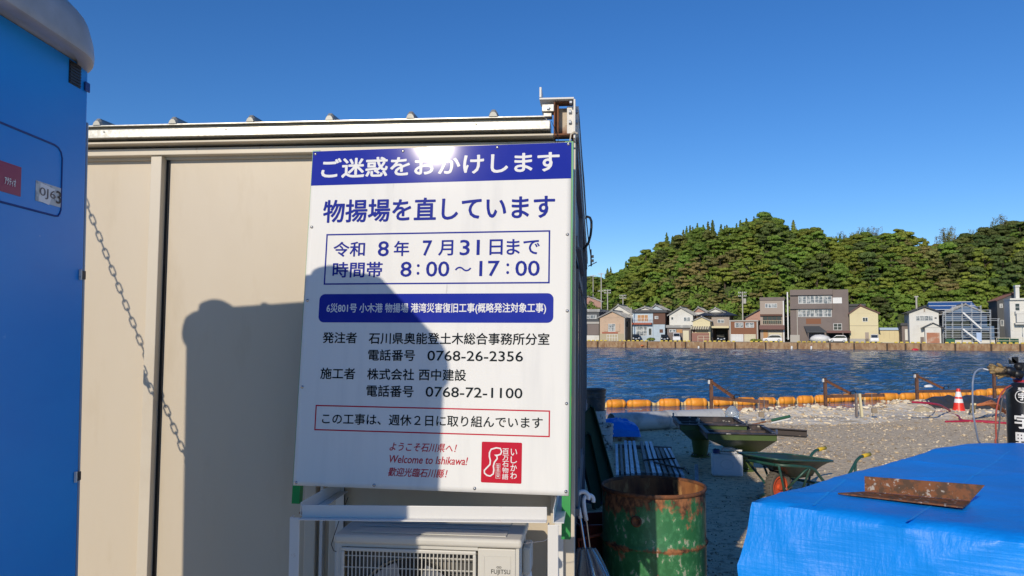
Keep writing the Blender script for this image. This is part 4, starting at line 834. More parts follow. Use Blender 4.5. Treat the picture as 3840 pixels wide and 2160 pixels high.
for x in (-1.03, -0.080):
    stp(MB().box(x, x+0.038, -0.488, -0.484, 0.0, 1.045).box(x, x+0.004, -0.4838, -0.45, 0.0, 1.045), 'leg')
for x, y in ((-1.012,-0.03),(-0.078,-0.03)): stp(MB().box(x, x+0.036, y, y+0.004, 0.0, 1.13), 'leg')
stp(MB().box(-1.03,-0.04,-0.46,-0.42,0.365,0.40).box(-1.03,-0.04,-0.12,-0.08,0.365,0.40), 'shelf_beam')
stp(MB().lathe([(0.010,-0.006),(0.010,0.006)],6,Matrix.Translation((-0.958,-0.05,1.10)) @ Matrix.Rotation(RAD(90),4,'X')), 'bolt', 'rust')
stp(MB().ball((-0.985,-0.462,1.055),0.018,0.008,0.010,10,6,jit=0.25), 'weld_rust', 'rust_pale')

# ------------------------------------------------------------------ air conditioner outdoor unit
M['ac'] = mat('ac_plastic', (0.58,0.56,0.50), 0.42, var=[((0.50,0.48,0.43),3,0.5,0.75)])
M['ac_dark'] = mat('ac_inside', (0.07,0.07,0.065), 0.6, var=[((0.20,0.18,0.15),3,0.5,0.6)])
C3('teal', (0.02,0.22,0.22), 0.4)
ac = empty('outdoor_unit', (0.26, 3.25, 0), CROT, 'grey white air conditioner outdoor unit standing inside the steel stand', 'air conditioner')
def acp(mb, name, m='ac', bevel=0.0, **k): return mb.build(name, M[m], ac, bevel=bevel, **k)
X0, X1, YF, YB, ZT, ZB = -0.880, -0.190, -0.400, -0.115, 0.935, 0.402
acp(MB().box(X0, X1, YB-0.01, YB, ZB, ZT), 'back_panel'); acp(MB().box(X0, X0+0.01, YF, YB-0.01, ZB, ZT), 'side_panel'); acp(MB().box(X1-0.012, X1, YF, YB-0.01, ZB, ZT), 'side_panel')
GX0, GX1 = X0+0.022, X0+0.532
acp(MB().box(GX1+0.006, X1-0.0122, YF-0.004, YF+0.01, ZB, ZT-0.003), 'front_panel', 'ac', 0.003)
acp(MB().box(X0+0.0102, GX0-0.001, YF, YF+0.01, ZB, ZT), 'front_frame'); acp(MB().box(GX0-0.0008, GX1+0.0055, YF, YF+0.01, ZT-0.012, ZT), 'front_frame')
lid = acp(MB().box(X0-0.010, X1+0.012, YF-0.014, YB+0.008, ZT+0.001, ZT+0.034), 'lid', 'ac', 0.012, )
lid.modifiers['bevel'].segments = 4
for z0_, y0_, y1_ in ((ZT+0.035, YF+0.02, YF+0.10), (ZT+0.035, YF+0.12, YF+0.16), (ZT+0.035, YF+0.18, YF+0.24)):
    MB().box(X0+0.05, X1-0.05, y0_, y1_, z0_, z0_+0.003).build('lid_step', M['ac'], ac, bevel=0.002)
acp(MB().grid(24, 16, lambda u, v: (GX0+(GX1-GX0)*u, YF+0.055, ZB+(ZT-ZB)*v)), 'shroud', 'ac_dark')
cx, cz = (GX0+GX1)/2+0.0, 0.665
acp(MB().lathe([(0.215,0.02),(0.205,0.045)], 48, Matrix.Translation((cx,YF+0.04,cz)) @ Matrix.Rotation(RAD(-90),4,'X') @ Matrix.Translation((0,0,-0.03)), cap=False), 'fan_ring', 'ac')
mb = MB(); mb.lathe([(0.205,0.0),(0.2049,0.001)], 48, Matrix.Translation((cx,YF+0.053,cz)) @ Matrix.Rotation(RAD(90),4,'X')); acp(mb, 'fan_opening', 'black')
for k in range(3):
    a = RAD(30+120*k); mb = MB()
    mb.grid(8, 3, lambda u, v: (cx+(0.05+0.15*v)*math.cos(a+(u-0.5)*1.5), YF+0.045-0.018*u, cz+(0.05+0.15*v)*math.sin(a+(u-0.5)*1.5))); acp(mb, 'fan_blade', 'steel_dark')
gm = MB(); fr = 0.012
gm.box(GX0, GX1, YF-0.012, YF-0.001, ZT-0.026, ZT-0.013); gm.box(GX0, GX0+fr, YF-0.012, YF-0.001, ZB+0.02, ZT-0.026); gm.box(GX1-fr, GX1, YF-0.012, YF-0.001, ZB+0.02, ZT-0.026); gm.box(GX0+fr, GX1-fr, YF-0.012, YF-0.001, ZB+0.02, ZB+0.032)
acp(gm, 'grille_frame', 'ac', 0.003)
me = MB().box(-0.0017, 0.0017, -0.0018, 0.0018, ZB+0.032, ZT-0.026).mesh('grille_bar', M['ac'])
nb = 33
for i in range(1, nb):
    o = bpy.data.objects.new('grille_bar', me); COL.objects.link(o); o.parent = ac; o.location = (GX0+fr+(GX1-GX0-2*fr)*i/nb, YF-0.006, 0)
me = MB().box(GX0+fr, GX1-fr, -0.0015, 0.0015, -0.0016, 0.0016).mesh('grille_rail', M['ac'])
for i in range(12):
    o = bpy.data.objects.new('grille_rail', me); COL.objects.link(o); o.parent = ac; o.location = (0, YF-0.0025, ZT-0.044-0.0425*i)
px0, px1 = X1-0.0122-0.118, X1-0.030
pf = MB(); 
for a, b, c, d in ((px0,px1,0.905,0.907),(px0,px0+0.002,0.50,0.905),(px1-0.002,px1,0.50,0.905)): pf.box(a,b,YF-0.0055,YF-0.0042,c,d)
acp(pf, 'panel_rib')
me = fit_text('FUJITSU', -0.292, -0.222, 0.838, 0.859, 0.0); me.materials.clear(); me.materials.append(M['ink_black'])
for v in me.vertices: v.co.y = YF-0.0052
o = bpy.data.objects.new('lettering', me); COL.objects.link(o); o.parent = ac
for dx in (-0.0042, 0.0042):
    pts = [(-0.2635+dx+0.0042*math.cos(t), YF-0.0055, 0.8665+0.0030*math.sin(t)) for t in [2*PI*k/12 for k in range(12)]]; acp(MB().tube(pts, 0.0007, 5, True), 'brand_mark', 'ink_black')
acp(MB().box(-0.302, -0.215, YF-0.0052, YF-0.0042, 0.70, 0.812), 'energy_label', 'teal')
acp(MB().box(X1+0.0005, X1+0.032, YF+0.13, YB-0.03, 0.80, 0.905), 'valve_cover', 'ac', 0.010); acp(MB().tube([(X1+0.018,-0.22,0.80),(X1+0.03,-0.22,0.65),(X1+0.05,-0.18,0.45),(X1+0.05,-0.15,0.05)],0.015,10), 'pipe', 'white')
acp(MB().tube([(X1+0.008,YF+0.03,0.945),(X1+0.04,YF+0.03,0.950),(X1+0.09,-0.36,0.955),(X1+0.115,-0.37,0.975)],0.0012,5), 'wire', 'screw')
acp(MB().tube([(-0.935,-0.10,1.04),(-0.938,-0.2,0.97),(-0.935,-0.3,0.90),(-0.915,-0.33,0.885),(-0.885,-0.34,0.882)],0.0016,5), 'cable', 'black')
for x in (X0+0.08, X1-0.12): acp(MB().box(x, x+0.05, YF, YB, 0.4005, 0.4015), 'foot', 'steel_dark')

# ------------------------------------------------------------------ portable toilet at the left
M['toilet_blue'] = mat('blue_toilet_plastic', (0.003,0.245,0.72), 0.42, var=[((0.005,0.29,0.78),0.9,0.4,0.65),((0.16,0.46,0.84),6,0.70,0.78),((0.25,0.5,0.8),22,0.72,0.76)], stretch=(1,1,2.2), bump=(1.6,0.15,0.03), coat=0.08, coat_r=0.25, spec=0.35)
M['toilet_roof'] = mat('grey_roof_plastic', (0.45,0.45,0.46), 0.5, var=[((0.33,0.32,0.31),4,0.45,0.7)], bump=(7,0.15,0.01))
M['groove'] = mat('groove_blue', (0.006,0.045,0.22), 0.5)
TXR, TXL, TY0, TY1, TZ = -1.169, -2.14, 1.18, 2.085, 2.445
to = empty('portable_toilet', (0,0,0), 0, 'blue portable toilet with grey rounded roof at the left edge', 'portable toilet')
def tb(mb, name, m='toilet_blue', **k): return mb.build(name, M[m], to, **k)
def rr_ring(x0, x1, y0, y1, r, z, n=7):
    return [(x, y, z) for x, y in rrect(x0, x1, y0, y1, r, n)]
def ringstack(rings):
    mb = MB(); n = len(rings[0]); vs = [p for r in rings for p in r]
    fs = [(i*n+k, i*n+(k+1) % n, (i+1)*n+(k+1) % n, (i+1)*n+k) for i in range(len(rings)-1) for k in range(n)]
    fs += [tuple(range(n-1,-1,-1)), tuple((len(rings)-1)*n+k for k in range(n))]
    return mb.add(vs, fs)
tb(ringstack([rr_ring(TXL,TXR,TY0,TY1,0.012,z) for z in (0.12, TZ)]), 'body', smooth=True, ang=40)
tb(ringstack([rr_ring(TXL-0.03,TXR+0.03,TY0-0.03,TY1+0.03,0.05,z) for z in (0.0, 0.115)]), 'base', 'toilet_roof')
def tr(o_, z): return rr_ring(TXL-o_, TXR+o_, TY0-o_, TY1+o_, max(0.05, 0.17+o_), z, 10)
def trh(o_, zb, fr):                       # the roof arches front to back, thin at both ends
    out = []
    for x, y, z in tr(o_, 0):
        u = min(1, max(0, (y - TY0 + 0.08)/(TY1 - TY0 + 0.16))); out.append((x, y, zb + fr*(0.012 + 0.118*math.sin(PI*u)**0.75)))
    return out
tb(ringstack([tr(-0.03,2.447), tr(0.030,2.449), tr(0.034,2.441), tr(0.064,2.437), tr(0.071,2.440), tr(0.073,2.447), trh(0.073,2.449,0.12), trh(0.070,2.455,0.45), trh(0.060,2.462,0.80), trh(0.035,2.468,1.0), trh(-0.02,2.474,1.08), trh(-0.12,2.478,1.12), trh(-0.25,2.480,1.14), trh(-0.40,2.481,1.15)]), 'roof', 'toilet_roof', smooth=True, ang=34)
for x, y, r in ((-2.06,1.92,0.09),(-1.36,1.90,0.10),(-1.80,1.98,0.03)):
    h_ = -0.055 if r < 0.05 else -0.012
    tb(MB().lathe([(r*0.8,2.49),(r*0.8,2.585+h_),(r,2.588+h_),(r*0.95,2.615+h_),(r*0.6,2.635+h_),(0.005,2.64+h_)], 20, Matrix.Translation((x,y,0))), 'vent_cap', 'toilet_roof', smooth=True, ang=45)
# recessed outline, stickers, hinges on the face towards the office
def tface(pts, r, name, m, off=0.0):
    return tb(MB().tube([(TXR+off, y, z) for y, z in pts], r, 6, True), name, m)
def fpt(px, py): d = ray(px, py); k = TXR / d.x; p = CAMC + d*k; return p.y, p.z
ya = TY0+0.06; (yb, zt1), (_, zb1) = fpt(230, 620), fpt(229, 788)
tface([(ya,zt1+0.045),(yb-0.035,zt1+0.045),(yb-0.018,zt1+0.042),(yb-0.006,zt1+0.033),(yb,zt1+0.018),(yb,zb1),(yb-0.004,zb1-0.010),(yb-0.012,zb1-0.018),(yb-0.025,zb1-0.02),(ya,zb1-0.02)], 0.0028, 'panel_groove', 'groove')
ys0, zs0 = fpt(75, 650); _, zs1 = fpt(70, 718)
mb = MB().box(TXR+0.0003, TXR+0.0012, ys0-0.16, ys0, zs1-0.012, zs0+0.014); C3('sticker_magenta', (0.30,0.012,0.07), 0.35); tb(mb, 'sticker', 'sticker_magenta')
def face_text(s, y0, y1, z0, z1, m, off=0.01):
    me = fit_text(s, y0, y1, z0, z1, off); me.materials.clear(); me.materials.append(M[m])
    for v in me.vertices: v.co = (TXR+0.0022-v.co.y, v.co.x, v.co.z)
    o = bpy.data.objects.new('lettering', me); COL.objects.link(o); o.parent = to
y0_, _ = fpt(10, 690); y1_, zz = fpt(52, 690); face_text('アクティオ', y0_, y1_, zz-0.008, zz+0.010, 'white', 0.02)
(y0_, z0_), (y1_, z1_) = fpt(128, 735), fpt(228, 745)
C3('worn_tag', (0.36,0.40,0.42), 0.6, var=[((0.60,0.61,0.58),30,0.47,0.5)]); tb(MB().box(TXR+0.0003, TXR+0.0010, y0_, y1_, z1_-0.024, z1_+0.026), 'number_tag', 'worn_tag'); tb(MB().add([(TXR+0.0014,y0_+0.012,z1_-0.022),(TXR+0.0014,y0_+0.055,z1_-0.026),(TXR+0.0014,y1_-0.032,z1_+0.018),(TXR+0.0014,y0_+0.018,z1_+0.024)], [(0,1,2,3)]), 'torn_label', 'white')
face_text('0J6', y0_+0.014, y1_-0.030, z1_-0.014, z1_+0.013, 'wall_greybrown', 0.0); face_text('3', y1_-0.028, y1_-0.006, z1_-0.016, z1_+0.016, 'black', 0.01)
tb(MB().box(TXR-0.035, TXR-0.002, TY1+0.0005, TY1+0.009, 0.14, 2.30), 'corner_trim', 'steel_dark', bevel=0.003)
for py in (1030, 1780):
    _, z_ = fpt(290, py); tb(MB().box(TXR+0.001, TXR+0.006, TY1-0.022, TY1-0.002, z_-0.012, z_+0.012), 'hinge', 'black', bevel=0.002); tb(MB().box(TXR+0.001, TXR+0.007, TY1-0.028, TY1-0.023, z_-0.014, z_+0.014), 'hinge_plate', 'worn_tag')
_, z_ = fpt(290, 305); tb(MB().box(TXR+0.001, TXR+0.006, TY1-0.026, TY1-0.003, z_-0.014, z_+0.012), 'latch', 'groove', bevel=0.002)
vm = MB()
for k in range(7): vm.box(TXR-0.003, TXR+0.004, TY1-0.095, TY1-0.045, TZ-0.062+0.008*k, TZ-0.058+0.008*k)
tb(vm, 'vent_louvre', 'black'); tb(MB().box(TXR-0.002, TXR+0.0015, TY1-0.097, TY1-0.043, TZ-0.066, TZ-0.004), 'vent_recess', 'black')

th_ = RAD(-0.75); Rm = Matrix.Rotation(th_, 4, 'Y'); pv = Vector((TXR, 0, 2.25)); to.matrix_world = Matrix.Translation(pv) @ Rm @ Matrix.Translation(-pv)
# chain hanging beside the toilet: only its shadow on the office wall is seen
ch = MB(); dy = 0.62; k_ = (math.tan(SUN_AZ), math.tan(SUN_EL)/math.cos(SUN_AZ))
P1 = Vector((-1.938 - k_[0]*dy, 3.489-dy, 2.31 + k_[1]*dy)); P2 = Vector((-1.468 - k_[0]*dy, 3.4375-dy, 1.16 + k_[1]*dy))
P1.x -= 0.045; D_ = (P2-P1).normalized(); Pa = P1 - D_*0.32; Pb = P2 + D_*0.25; Lc = (Pb-Pa).length; pitch = 0.0435; nl = int(Lc/pitch)
sdir = to_sun.copy(); sdir = (sdir - D_*sdir.dot(D_)).normalized(); wdir = D_.cross(sdir)
for i in range(nl):
    c = Pa + D_*(pitch*(i+0.5)); W = wdir if i % 2 == 0 else sdir; pts = []
    hl, hw = 0.021, 0.0112
    for q in range(14):
        a = 2*PI*q/14; pts.append(c + D_*(math.copysign(hl-0.0, math.cos(a))*0.45 + math.cos(a)*0.0165) + W*(hw*math.sin(a)))
    ch.tube(pts, 0.0038, 6, True)
tag(ch.build('chain', M['steel_dark'], smooth=True), 'steel link chain hanging slanted between the toilet and the office', 'chain')
hk = MB().tube([P1 + D_*0.83 + wdir*v for v in (0.0,)] + [P1 + D_*0.86 + wdir*0.016, P1 + D_*0.89 + wdir*0.014, P1+D_*0.915], [0.006,0.012,0.010,0.005], 8); tag(hk.build('chain_hook', M['steel_dark']), 'hook joining two lengths of the slanted chain', 'hook')
pe = empty('steel_pole', (Pa.x, Pa.y, 0), 0, 'steel pole outside the left edge holding up the chain', 'pole'); MB().tube([(0,0.03,0),(0,0.03,Pa.z+0.2)], 0.03, 12).build('pole', M['steel_dark'], pe); MB().bar((0,0.03,Pa.z+0.02),(0,0,Pa.z),0.02,0.02).build('arm', M['steel_dark'], pe)
pe = empty('chain_stake', (Pb.x, Pb.y, 0), 0, 'short stake behind the toilet that anchors the chain', 'stake'); MB().tube([(0,0,0),(0,0,Pb.z)], 0.016, 10).build('stake', M['steel_dark'], pe); MB().lathe([(0.06,0),(0.06,0.01)], 12).build('foot_plate', M['rust'], pe)
import bmesh

# ------------------------------------------------------------------ oil drum
def custom_rust(name, base, rust_lo=0.50):
    m = bpy.data.materials.new(name); m.use_nodes = True; nt = m.node_tree; N, L = nt.nodes, nt.links; b = N['Principled BSDF']
    b.inputs['Roughness'].default_value = 0.5
    tc = N.new('ShaderNodeTexCoord'); sep = N.new('ShaderNodeSeparateXYZ'); L.new(tc.outputs['Object'], sep.inputs[0])
    def noise(sc, stretch=(1,1,1), det=9):
        mp = N.new('ShaderNodeMapping'); mp.inputs['Scale'].default_value = stretch; L.new(tc.outputs['Object'], mp.inputs[0])
        n = N.new('ShaderNodeTexNoise'); n.inputs['Scale'].default_value = sc; n.inputs['Detail'].default_value = det; n.inputs['Roughness'].default_value = 0.65; L.new(mp.outputs[0], n.inputs['Vector']); return n.outputs['Fac']
    def mrange(v, lo, hi, a=0, c=1):
        r = N.new('ShaderNodeMapRange'); r.inputs['From Min'].default_value = lo; r.inputs['From Max'].default_value = hi; r.inputs['To Min'].default_value = a; r.inputs['To Max'].default_value = c; L.new(v, r.inputs['Value']); return r.outputs[0]
    def op(o, a, c):
        r = N.new('ShaderNodeMath'); r.operation = o
        for i, v in enumerate((a, c)):
            if isinstance(v, (int, float)): r.inputs[i].default_value = v
            else: L.new(v, r.inputs[i])
        return r.outputs[0]
    def mix(f, a, c):
        x = N.new('ShaderNodeMix'); x.data_type = 'RGBA'; L.new(f, x.inputs['Factor'])
        for k, v in (('A', a), ('B', c)):
            if isinstance(v, tuple): x.inputs[k].default_value = (*v, 1)
            else: L.new(v, x.inputs[k])
        return x.outputs['Result']
    n1 = noise(7); n2 = noise(26, (1,1,0.7)); n3 = noise(3.2, (2.2,2.2,0.35)); n4 = noise(60, (1,1,0.25))
    rim = mrange(sep.outputs['Z'], 0.72, 0.89, 0, 0.16); band = op('SUBTRACT', 0.13, op('MULTIPLY', op('ABSOLUTE', op('SUBTRACT', sep.outputs['Z'], 0.585), 0), 4.5)); band = op('MAXIMUM', band, 0)
    f = op('ADD', op('ADD', op('MULTIPLY', n1, 0.42), op('ADD', op('MULTIPLY', n3, 0.33), op('MULTIPLY', n2, 0.25))), op('ADD', rim, band))
    rust = mrange(f, rust_lo+0.06, rust_lo+0.10)
    green = mix(mrange(n2, 0.46, 0.56), base, tuple(min(1, c*1.35+0.012) for c in base))
    chips = mrange(n2, 0.585, 0.615); green = mix(chips, green, (0.36, 0.40, 0.28))
    scr = mrange(n4, 0.68, 0.70); green = mix(scr, green, (0.45, 0.50, 0.42))
    rustc = mix(mrange(n2, 0.42, 0.60), (0.07, 0.028, 0.016), (0.34, 0.14, 0.055))
    L.new(mix(rust, green, rustc), b.inputs['Base Color']); L.new(mrange(rust, 0, 1, 0.38, 0.85), b.inputs['Roughness'])
    bn = N.new('ShaderNodeBump'); bn.inputs['Strength'].default_value = 0.35; bn.inputs['Distance'].default_value = 0.004; L.new(n2, bn.inputs['Height']); L.new(bn.outputs[0], b.inputs['Normal'])
    return m
M['drum'] = custom_rust('rusting_green_drum', (0.032, 0.155, 0.055), 0.505); M['rust_in'] = mat('rust_inside', (0.30,0.12,0.04), 0.85, var=[((0.10,0.04,0.02),5,0.45,0.62),((0.50,0.27,0.10),12,0.56,0.68)], bump=(30,0.4,0.004), stretch=(1,1,0.4))
dr = empty('oil_drum', (0.80, 4.38, 0), 0, 'open topped green oil drum streaked with rust beside the blue sheeted pile', 'oil drum')
def dent(a, z): return 1 + 0.006*math.sin(3*a+1)*math.sin(z*7) - 0.02*math.exp(-((a-5.9)/0.25)**2 - ((z-0.80)/0.10)**2)
prof = [(0.282,0.0),(0.292,0.004),(0.292,0.018),(0.286,0.024),(0.286,0.29),(0.290,0.302),(0.296,0.310),(0.290,0.320),(0.286,0.332),(0.286,0.565),(0.290,0.577),(0.297,0.586),(0.290,0.596),(0.286,0.608),(0.286,0.855)]
MB().lathe(prof, 72, cap=False, f=dent).build('shell', M['drum'], dr, smooth=True)
MB().lathe([(0.286,0.856),(0.293,0.862),(0.295,0.872),(0.290,0.880),(0.281,0.878),(0.279,0.868),(0.280,0.858)], 72, cap=False, f=dent).build('rim', M['rust'], dr, smooth=True)
MB().lathe([(0.2795,0.870),(0.2795,0.02),(0.001,0.018)], 72, cap=False, f=dent).build('inner_wall', M['rust_in'], dr, smooth=True)
MB().lathe([(0.282,0.001),(0.001,0.001)], 40, cap=False).build('bottom', M['drum'], dr)
a0 = math.atan2(-0.245, -0.135); Mh = Matrix.Rotation(a0, 4, 'Z') @ Matrix.Translation((0.287,0,0.735)) @ Matrix.Rotation(RAD(90),4,'Y')
MB().lathe([(0.030,-0.003),(0.030,0.003),(0.021,0.005),(0.019,0.001),(0.001,0.001)], 20, Mh, cap=False).build('bung', M['rust'], dr, smooth=True)
for z0_, z1_, a_ in ((0.56,0.60,-1.69),(0.40,0.47,-1.69)): MB().box(0.2885,0.292,-0.004,0.004,z0_,z1_,Matrix.Rotation(a_,4,'Z')).build('weld_mark', M['rust_pale'], dr)

# ------------------------------------------------------------------ pile under a blue sheet
def tarp_mat(name, col):
    m = mat(name, col, 0.45, coat=0.07, coat_r=0.22, spec=0.3, var=[(tuple(min(1,c*1.25) for c in col),1.2,0.45,0.7)]); nt = m.node_tree; N, L = nt.nodes, nt.links; b = N['Principled BSDF']
    tc = N.new('ShaderNodeTexCoord'); last = None
    for st, sc, dist in (((45,45,1.5),1.0,0.0055),((1.5,1.5,60),1.0,0.0045),((1,1,0.22),2.4,0.020),((0.5,0.5,3.5),1.6,0.016),((7,7,1.2),1.2,0.008),((1,1,1),60,0.0025)):
        mp = N.new('ShaderNodeMapping'); mp.inputs['Scale'].default_value = st; L.new(tc.outputs['Object'], mp.inputs[0])
        n = N.new('ShaderNodeTexNoise'); n.inputs['Scale'].default_value = sc; n.inputs['Detail'].default_value = 4; L.new(mp.outputs[0], n.inputs['Vector'])
        bn = N.new('ShaderNodeBump'); bn.inputs['Distance'].default_value = dist; bn.inputs['Strength'].default_value = 0.7; L.new(n.outputs['Fac'], bn.inputs['Height'])
        if last: L.new(last, bn.inputs['Normal'])
        last = bn.outputs[0]
    L.new(last, b.inputs['Normal']); return m
M['tarp'] = tarp_mat('blue_polyethylene_sheet', (0.002, 0.235, 0.80))
TZT = 0.90
top = [Vector((1.205,3.90)), Vector((3.25,2.48)), Vector((5.6,4.3)), Vector((4.6,5.75)), Vector((3.95,6.03)), Vector((3.52,5.93)), Vector((3.05,5.62)), Vector((2.50,5.12)), Vector((2.02,4.66)), Vector((1.50,4.16))]
def resample(poly, n):
    segs = [(poly[i], poly[(i+1) % len(poly)]) for i in range(len(poly))]; Ls = [(b-a).length for a, b in segs]; T = sum(Ls); out = []
    for k in range(n):
        t = T*k/n
        for (a, b), l in zip(segs, Ls):
            if t <= l: out.append(a + (b-a)*(t/l)); break
            t -= l
    return out
NR_ = 300; ring = resample(top, NR_); cen = sum(top, Vector((0,0)))/len(top)
mb = MB(); vs = []; rows = 36; inner = 34
def tz(p): return TZT + 0.012*mnoise.noise(Vector((p.x*1.3,p.y*1.3,0))) + 0.004*mnoise.noise(Vector((p.x*6,p.y*6,1))) + 0.006*(1-min(1,abs(mnoise.noise(Vector((p.x*0.9+p.y*0.5,p.y*1.4,4))))*9))**2
for j in range(inner):                       # top, from the centre outwards
    f = (j+1)/inner
    for p in ring:
        q = cen + (p-cen)*f; sag = -0.012*max(0, (f-0.96)/0.04)**2
        vs.append((q.x, q.y, tz(q)+sag))
for j in range(1, rows+1):                   # skirt
    h = j/rows
    for k, p in enumerate(ring):
        nrm = (p-cen).normalized(); a = k/NR_*2*PI
        fold = 0.030*mnoise.noise(Vector((p.x*2.2, p.y*2.2, h*0.6))) + 0.016*mnoise.noise(Vector((p.x*6+h*0.8, p.y*6, h*1.2+4)))
        out = 0.006 + 0.14*h**1.1 + fold*min(1, h*3)
        c1 = mnoise.noise(Vector((p.x*1.1+h*1.6, p.y*1.1-h*1.2, 9))); c2 = mnoise.noise(Vector((p.x*2.3-h*1.3, p.y*2.3+h*0.9, 19)))
        wr = 0.022*(1-min(1,abs(c1)*6))**2 + 0.014*(1-min(1,abs(c2)*7))**2
        q = p + nrm*(out+wr); vs.append((q.x, q.y, TZT - 0.012 - (TZT-0.012)*h))
nrw = inner+rows; vs.append((cen.x, cen.y, TZT)); ci = len(vs)-1
fs = [(j*NR_+k, j*NR_+(k+1) % NR_, (j+1)*NR_+(k+1) % NR_, (j+1)*NR_+k) for j in range(nrw-1) for k in range(NR_)] + [(ci, (k+1) % NR_, k) for k in range(NR_)]
mb.add(vs, [tuple(reversed(f)) for f in fs]); tp = mb.build('sheeted_pile', M['tarp'], smooth=True, ang=50); tag(tp, 'big pile covered by a bright blue sheet in the right foreground', 'covered pile')
M['tarp_seam'] = tarp_mat('sheet_seam', (0.01, 0.30, 0.86))
for (q0, q1) in (((3400,1950),(3790,1690)),((3050,1890),(3170,1800))):
    a, b = at_z(*q0, TZT+0.006), at_z(*q1, TZT+0.006); n = 40; L0 = [a+(b-a)*(k/n) for k in range(n+1)]; sd_ = (b-a).normalized().cross(Vector((0,0,1)))*0.006
    V = []
    for p in L0: zz = tz(p)+0.0015; V += [(p.x-sd_.x, p.y-sd_.y, zz), (p.x+sd_.x, p.y+sd_.y, zz)]
    tpw = MB().add(V, [(2*k, 2*k+1, 2*k+3, 2*k+2) for k in range(n)]).build('seam', M['tarp_seam'], tp)
# rusty angle iron lying on it
def top_at(px, py, z=TZT+0.008): p = at_z(px, py, z); return p
pA, pB, pC, pD = top_at(3142,1853), top_at(3243,1848), top_at(3611,1906), top_at(3640,1884)
M['rust_angle'] = mat('pitted_rust', (0.20,0.075,0.03), 0.75, 0.15, var=[((0.09,0.05,0.03),26,0.46,0.58),((0.40,0.36,0.33),34,0.58,0.65)], bump=(60,0.5,0.003))
Z_ = Vector((0,0,1)); d = (pD-pB).normalized(); bk_ = Vector((-d.y, d.x, 0)); t_ = 0.007
def slab(ps, off, m, name, parent):
    n = len(ps); return MB().add([p for p in ps]+[p+off for p in ps], [tuple(range(n-1,-1,-1)), tuple(range(n,2*n))]+[(i,(i+1)%n,n+(i+1)%n,n+i) for i in range(n)]).build(name, m, parent)
an = empty('angle_iron', (0,0,0), 0, 'rusty steel angle offcut lying on the blue sheet', 'angle iron')
slab([pA, pC, pD, pB], Z_*t_, M['rust_angle'], 'flange', an)
slab([pB+Z_*(t_+.0005), pD+Z_*(t_+.0005), pD+d*0.062+Z_*0.088, pB+Z_*0.084], bk_*t_, M['rust_angle'], 'flange', an)

# ------------------------------------------------------------------ things in the shade by the office
M['pail'] = mat('worn_pail', (0.62,0.60,0.56), 0.5, var=[((0.10,0.08,0.07),9,0.56,0.62),((0.30,0.16,0.08),6,0.66,0.7)])
M['pail_dark'] = mat('dark_pail', (0.05,0.05,0.055), 0.4, var=[((0.12,0.10,0.09),8,0.55,0.65)])
def pail(name, p, r, h, m, lab, cat='bucket', taper=0.88):
    e = empty(name, p, 0, lab, cat)
    MB().lathe([(r*taper,0),(r*(taper+0.05),h*0.35),(r*0.97,h*0.9),(r,h*0.9),(r*1.03,h*0.93),(r*1.03,h),(r*0.97,h),(r*0.95,h*0.9),(r*taper*0.95,0.02),(0.001,0.02)], 28, cap=False).build('body', m, e, smooth=True, ang=40)
    for k in (0.62, 0.80): MB().lathe([(r*1.0,h*k-0.008),(r*1.03,h*k),(r*1.0,h*k+0.008)], 28, cap=False).build('hoop', m, e, smooth=True)
    MB().tube([(r*1.04*math.cos(RAD(a)), -r*1.04*math.sin(RAD(a))*0.35-0.0, h*0.86-0.5*r*math.sin(RAD(a))) for a in range(0,181,20)], 0.004, 6).build('handle', M['steel_dark'], e)
    return e
p = at_z(2266,1692,0.0); pail('paint_pail', (p.x,p.y+0.15,0), 0.155, 0.39, M['pail'], 'paint splashed grey pail standing alone between planks and office')
p = at_y(2232,1600,11.9); pail('grey_pail', (p.x,p.y,0), 0.165, 0.56, M['pail'], 'tall grey pail at the bottom of the stack by the office wall', taper=0.93)
pail('black_pail', (p.x,p.y,0.56), 0.165, 0.33, M['pail_dark'], 'black pail with a wire handle on top of the stack by the office wall', taper=0.9)
M['green_dark'] = mat('dark_green_steel', (0.012,0.060,0.040), 0.45, var=[((0.02,0.05,0.03),6,0.5,0.7)])
for (x0p,y0p,x1p,y1p,w_,lb) in ((2196,1545,2290,1812,0.16,'dark green steel channel leaning on the office wall, the nearer right one'),(2188,1640,2248,1840,0.13,'dark green steel channel leaning on the office wall, left behind the drum')):
    a = at_y(x0p,y0p,7.1); b = at_z(x1p,1860 if x1p>2260 else 1900,0.0)
    e = empty('steel_channel', (0,0,0), 0, lb, 'steel channel'); u_ = Vector((0.2,-1,0.25))
    MB().bar(a, b, w_, 0.012, up=u_).build('web', M['green_dark'], e); dd = (b-a).normalized(); sx_ = dd.cross(u_).normalized()
    for q in (-1,1): MB().bar(a+sx_*q*w_/2-u_.normalized()*0.0-Vector((0,0.03,0)), b+sx_*q*w_/2-Vector((0,0.03,0)), 0.010, 0.06, up=u_).build('flange', M['green_dark'], e)
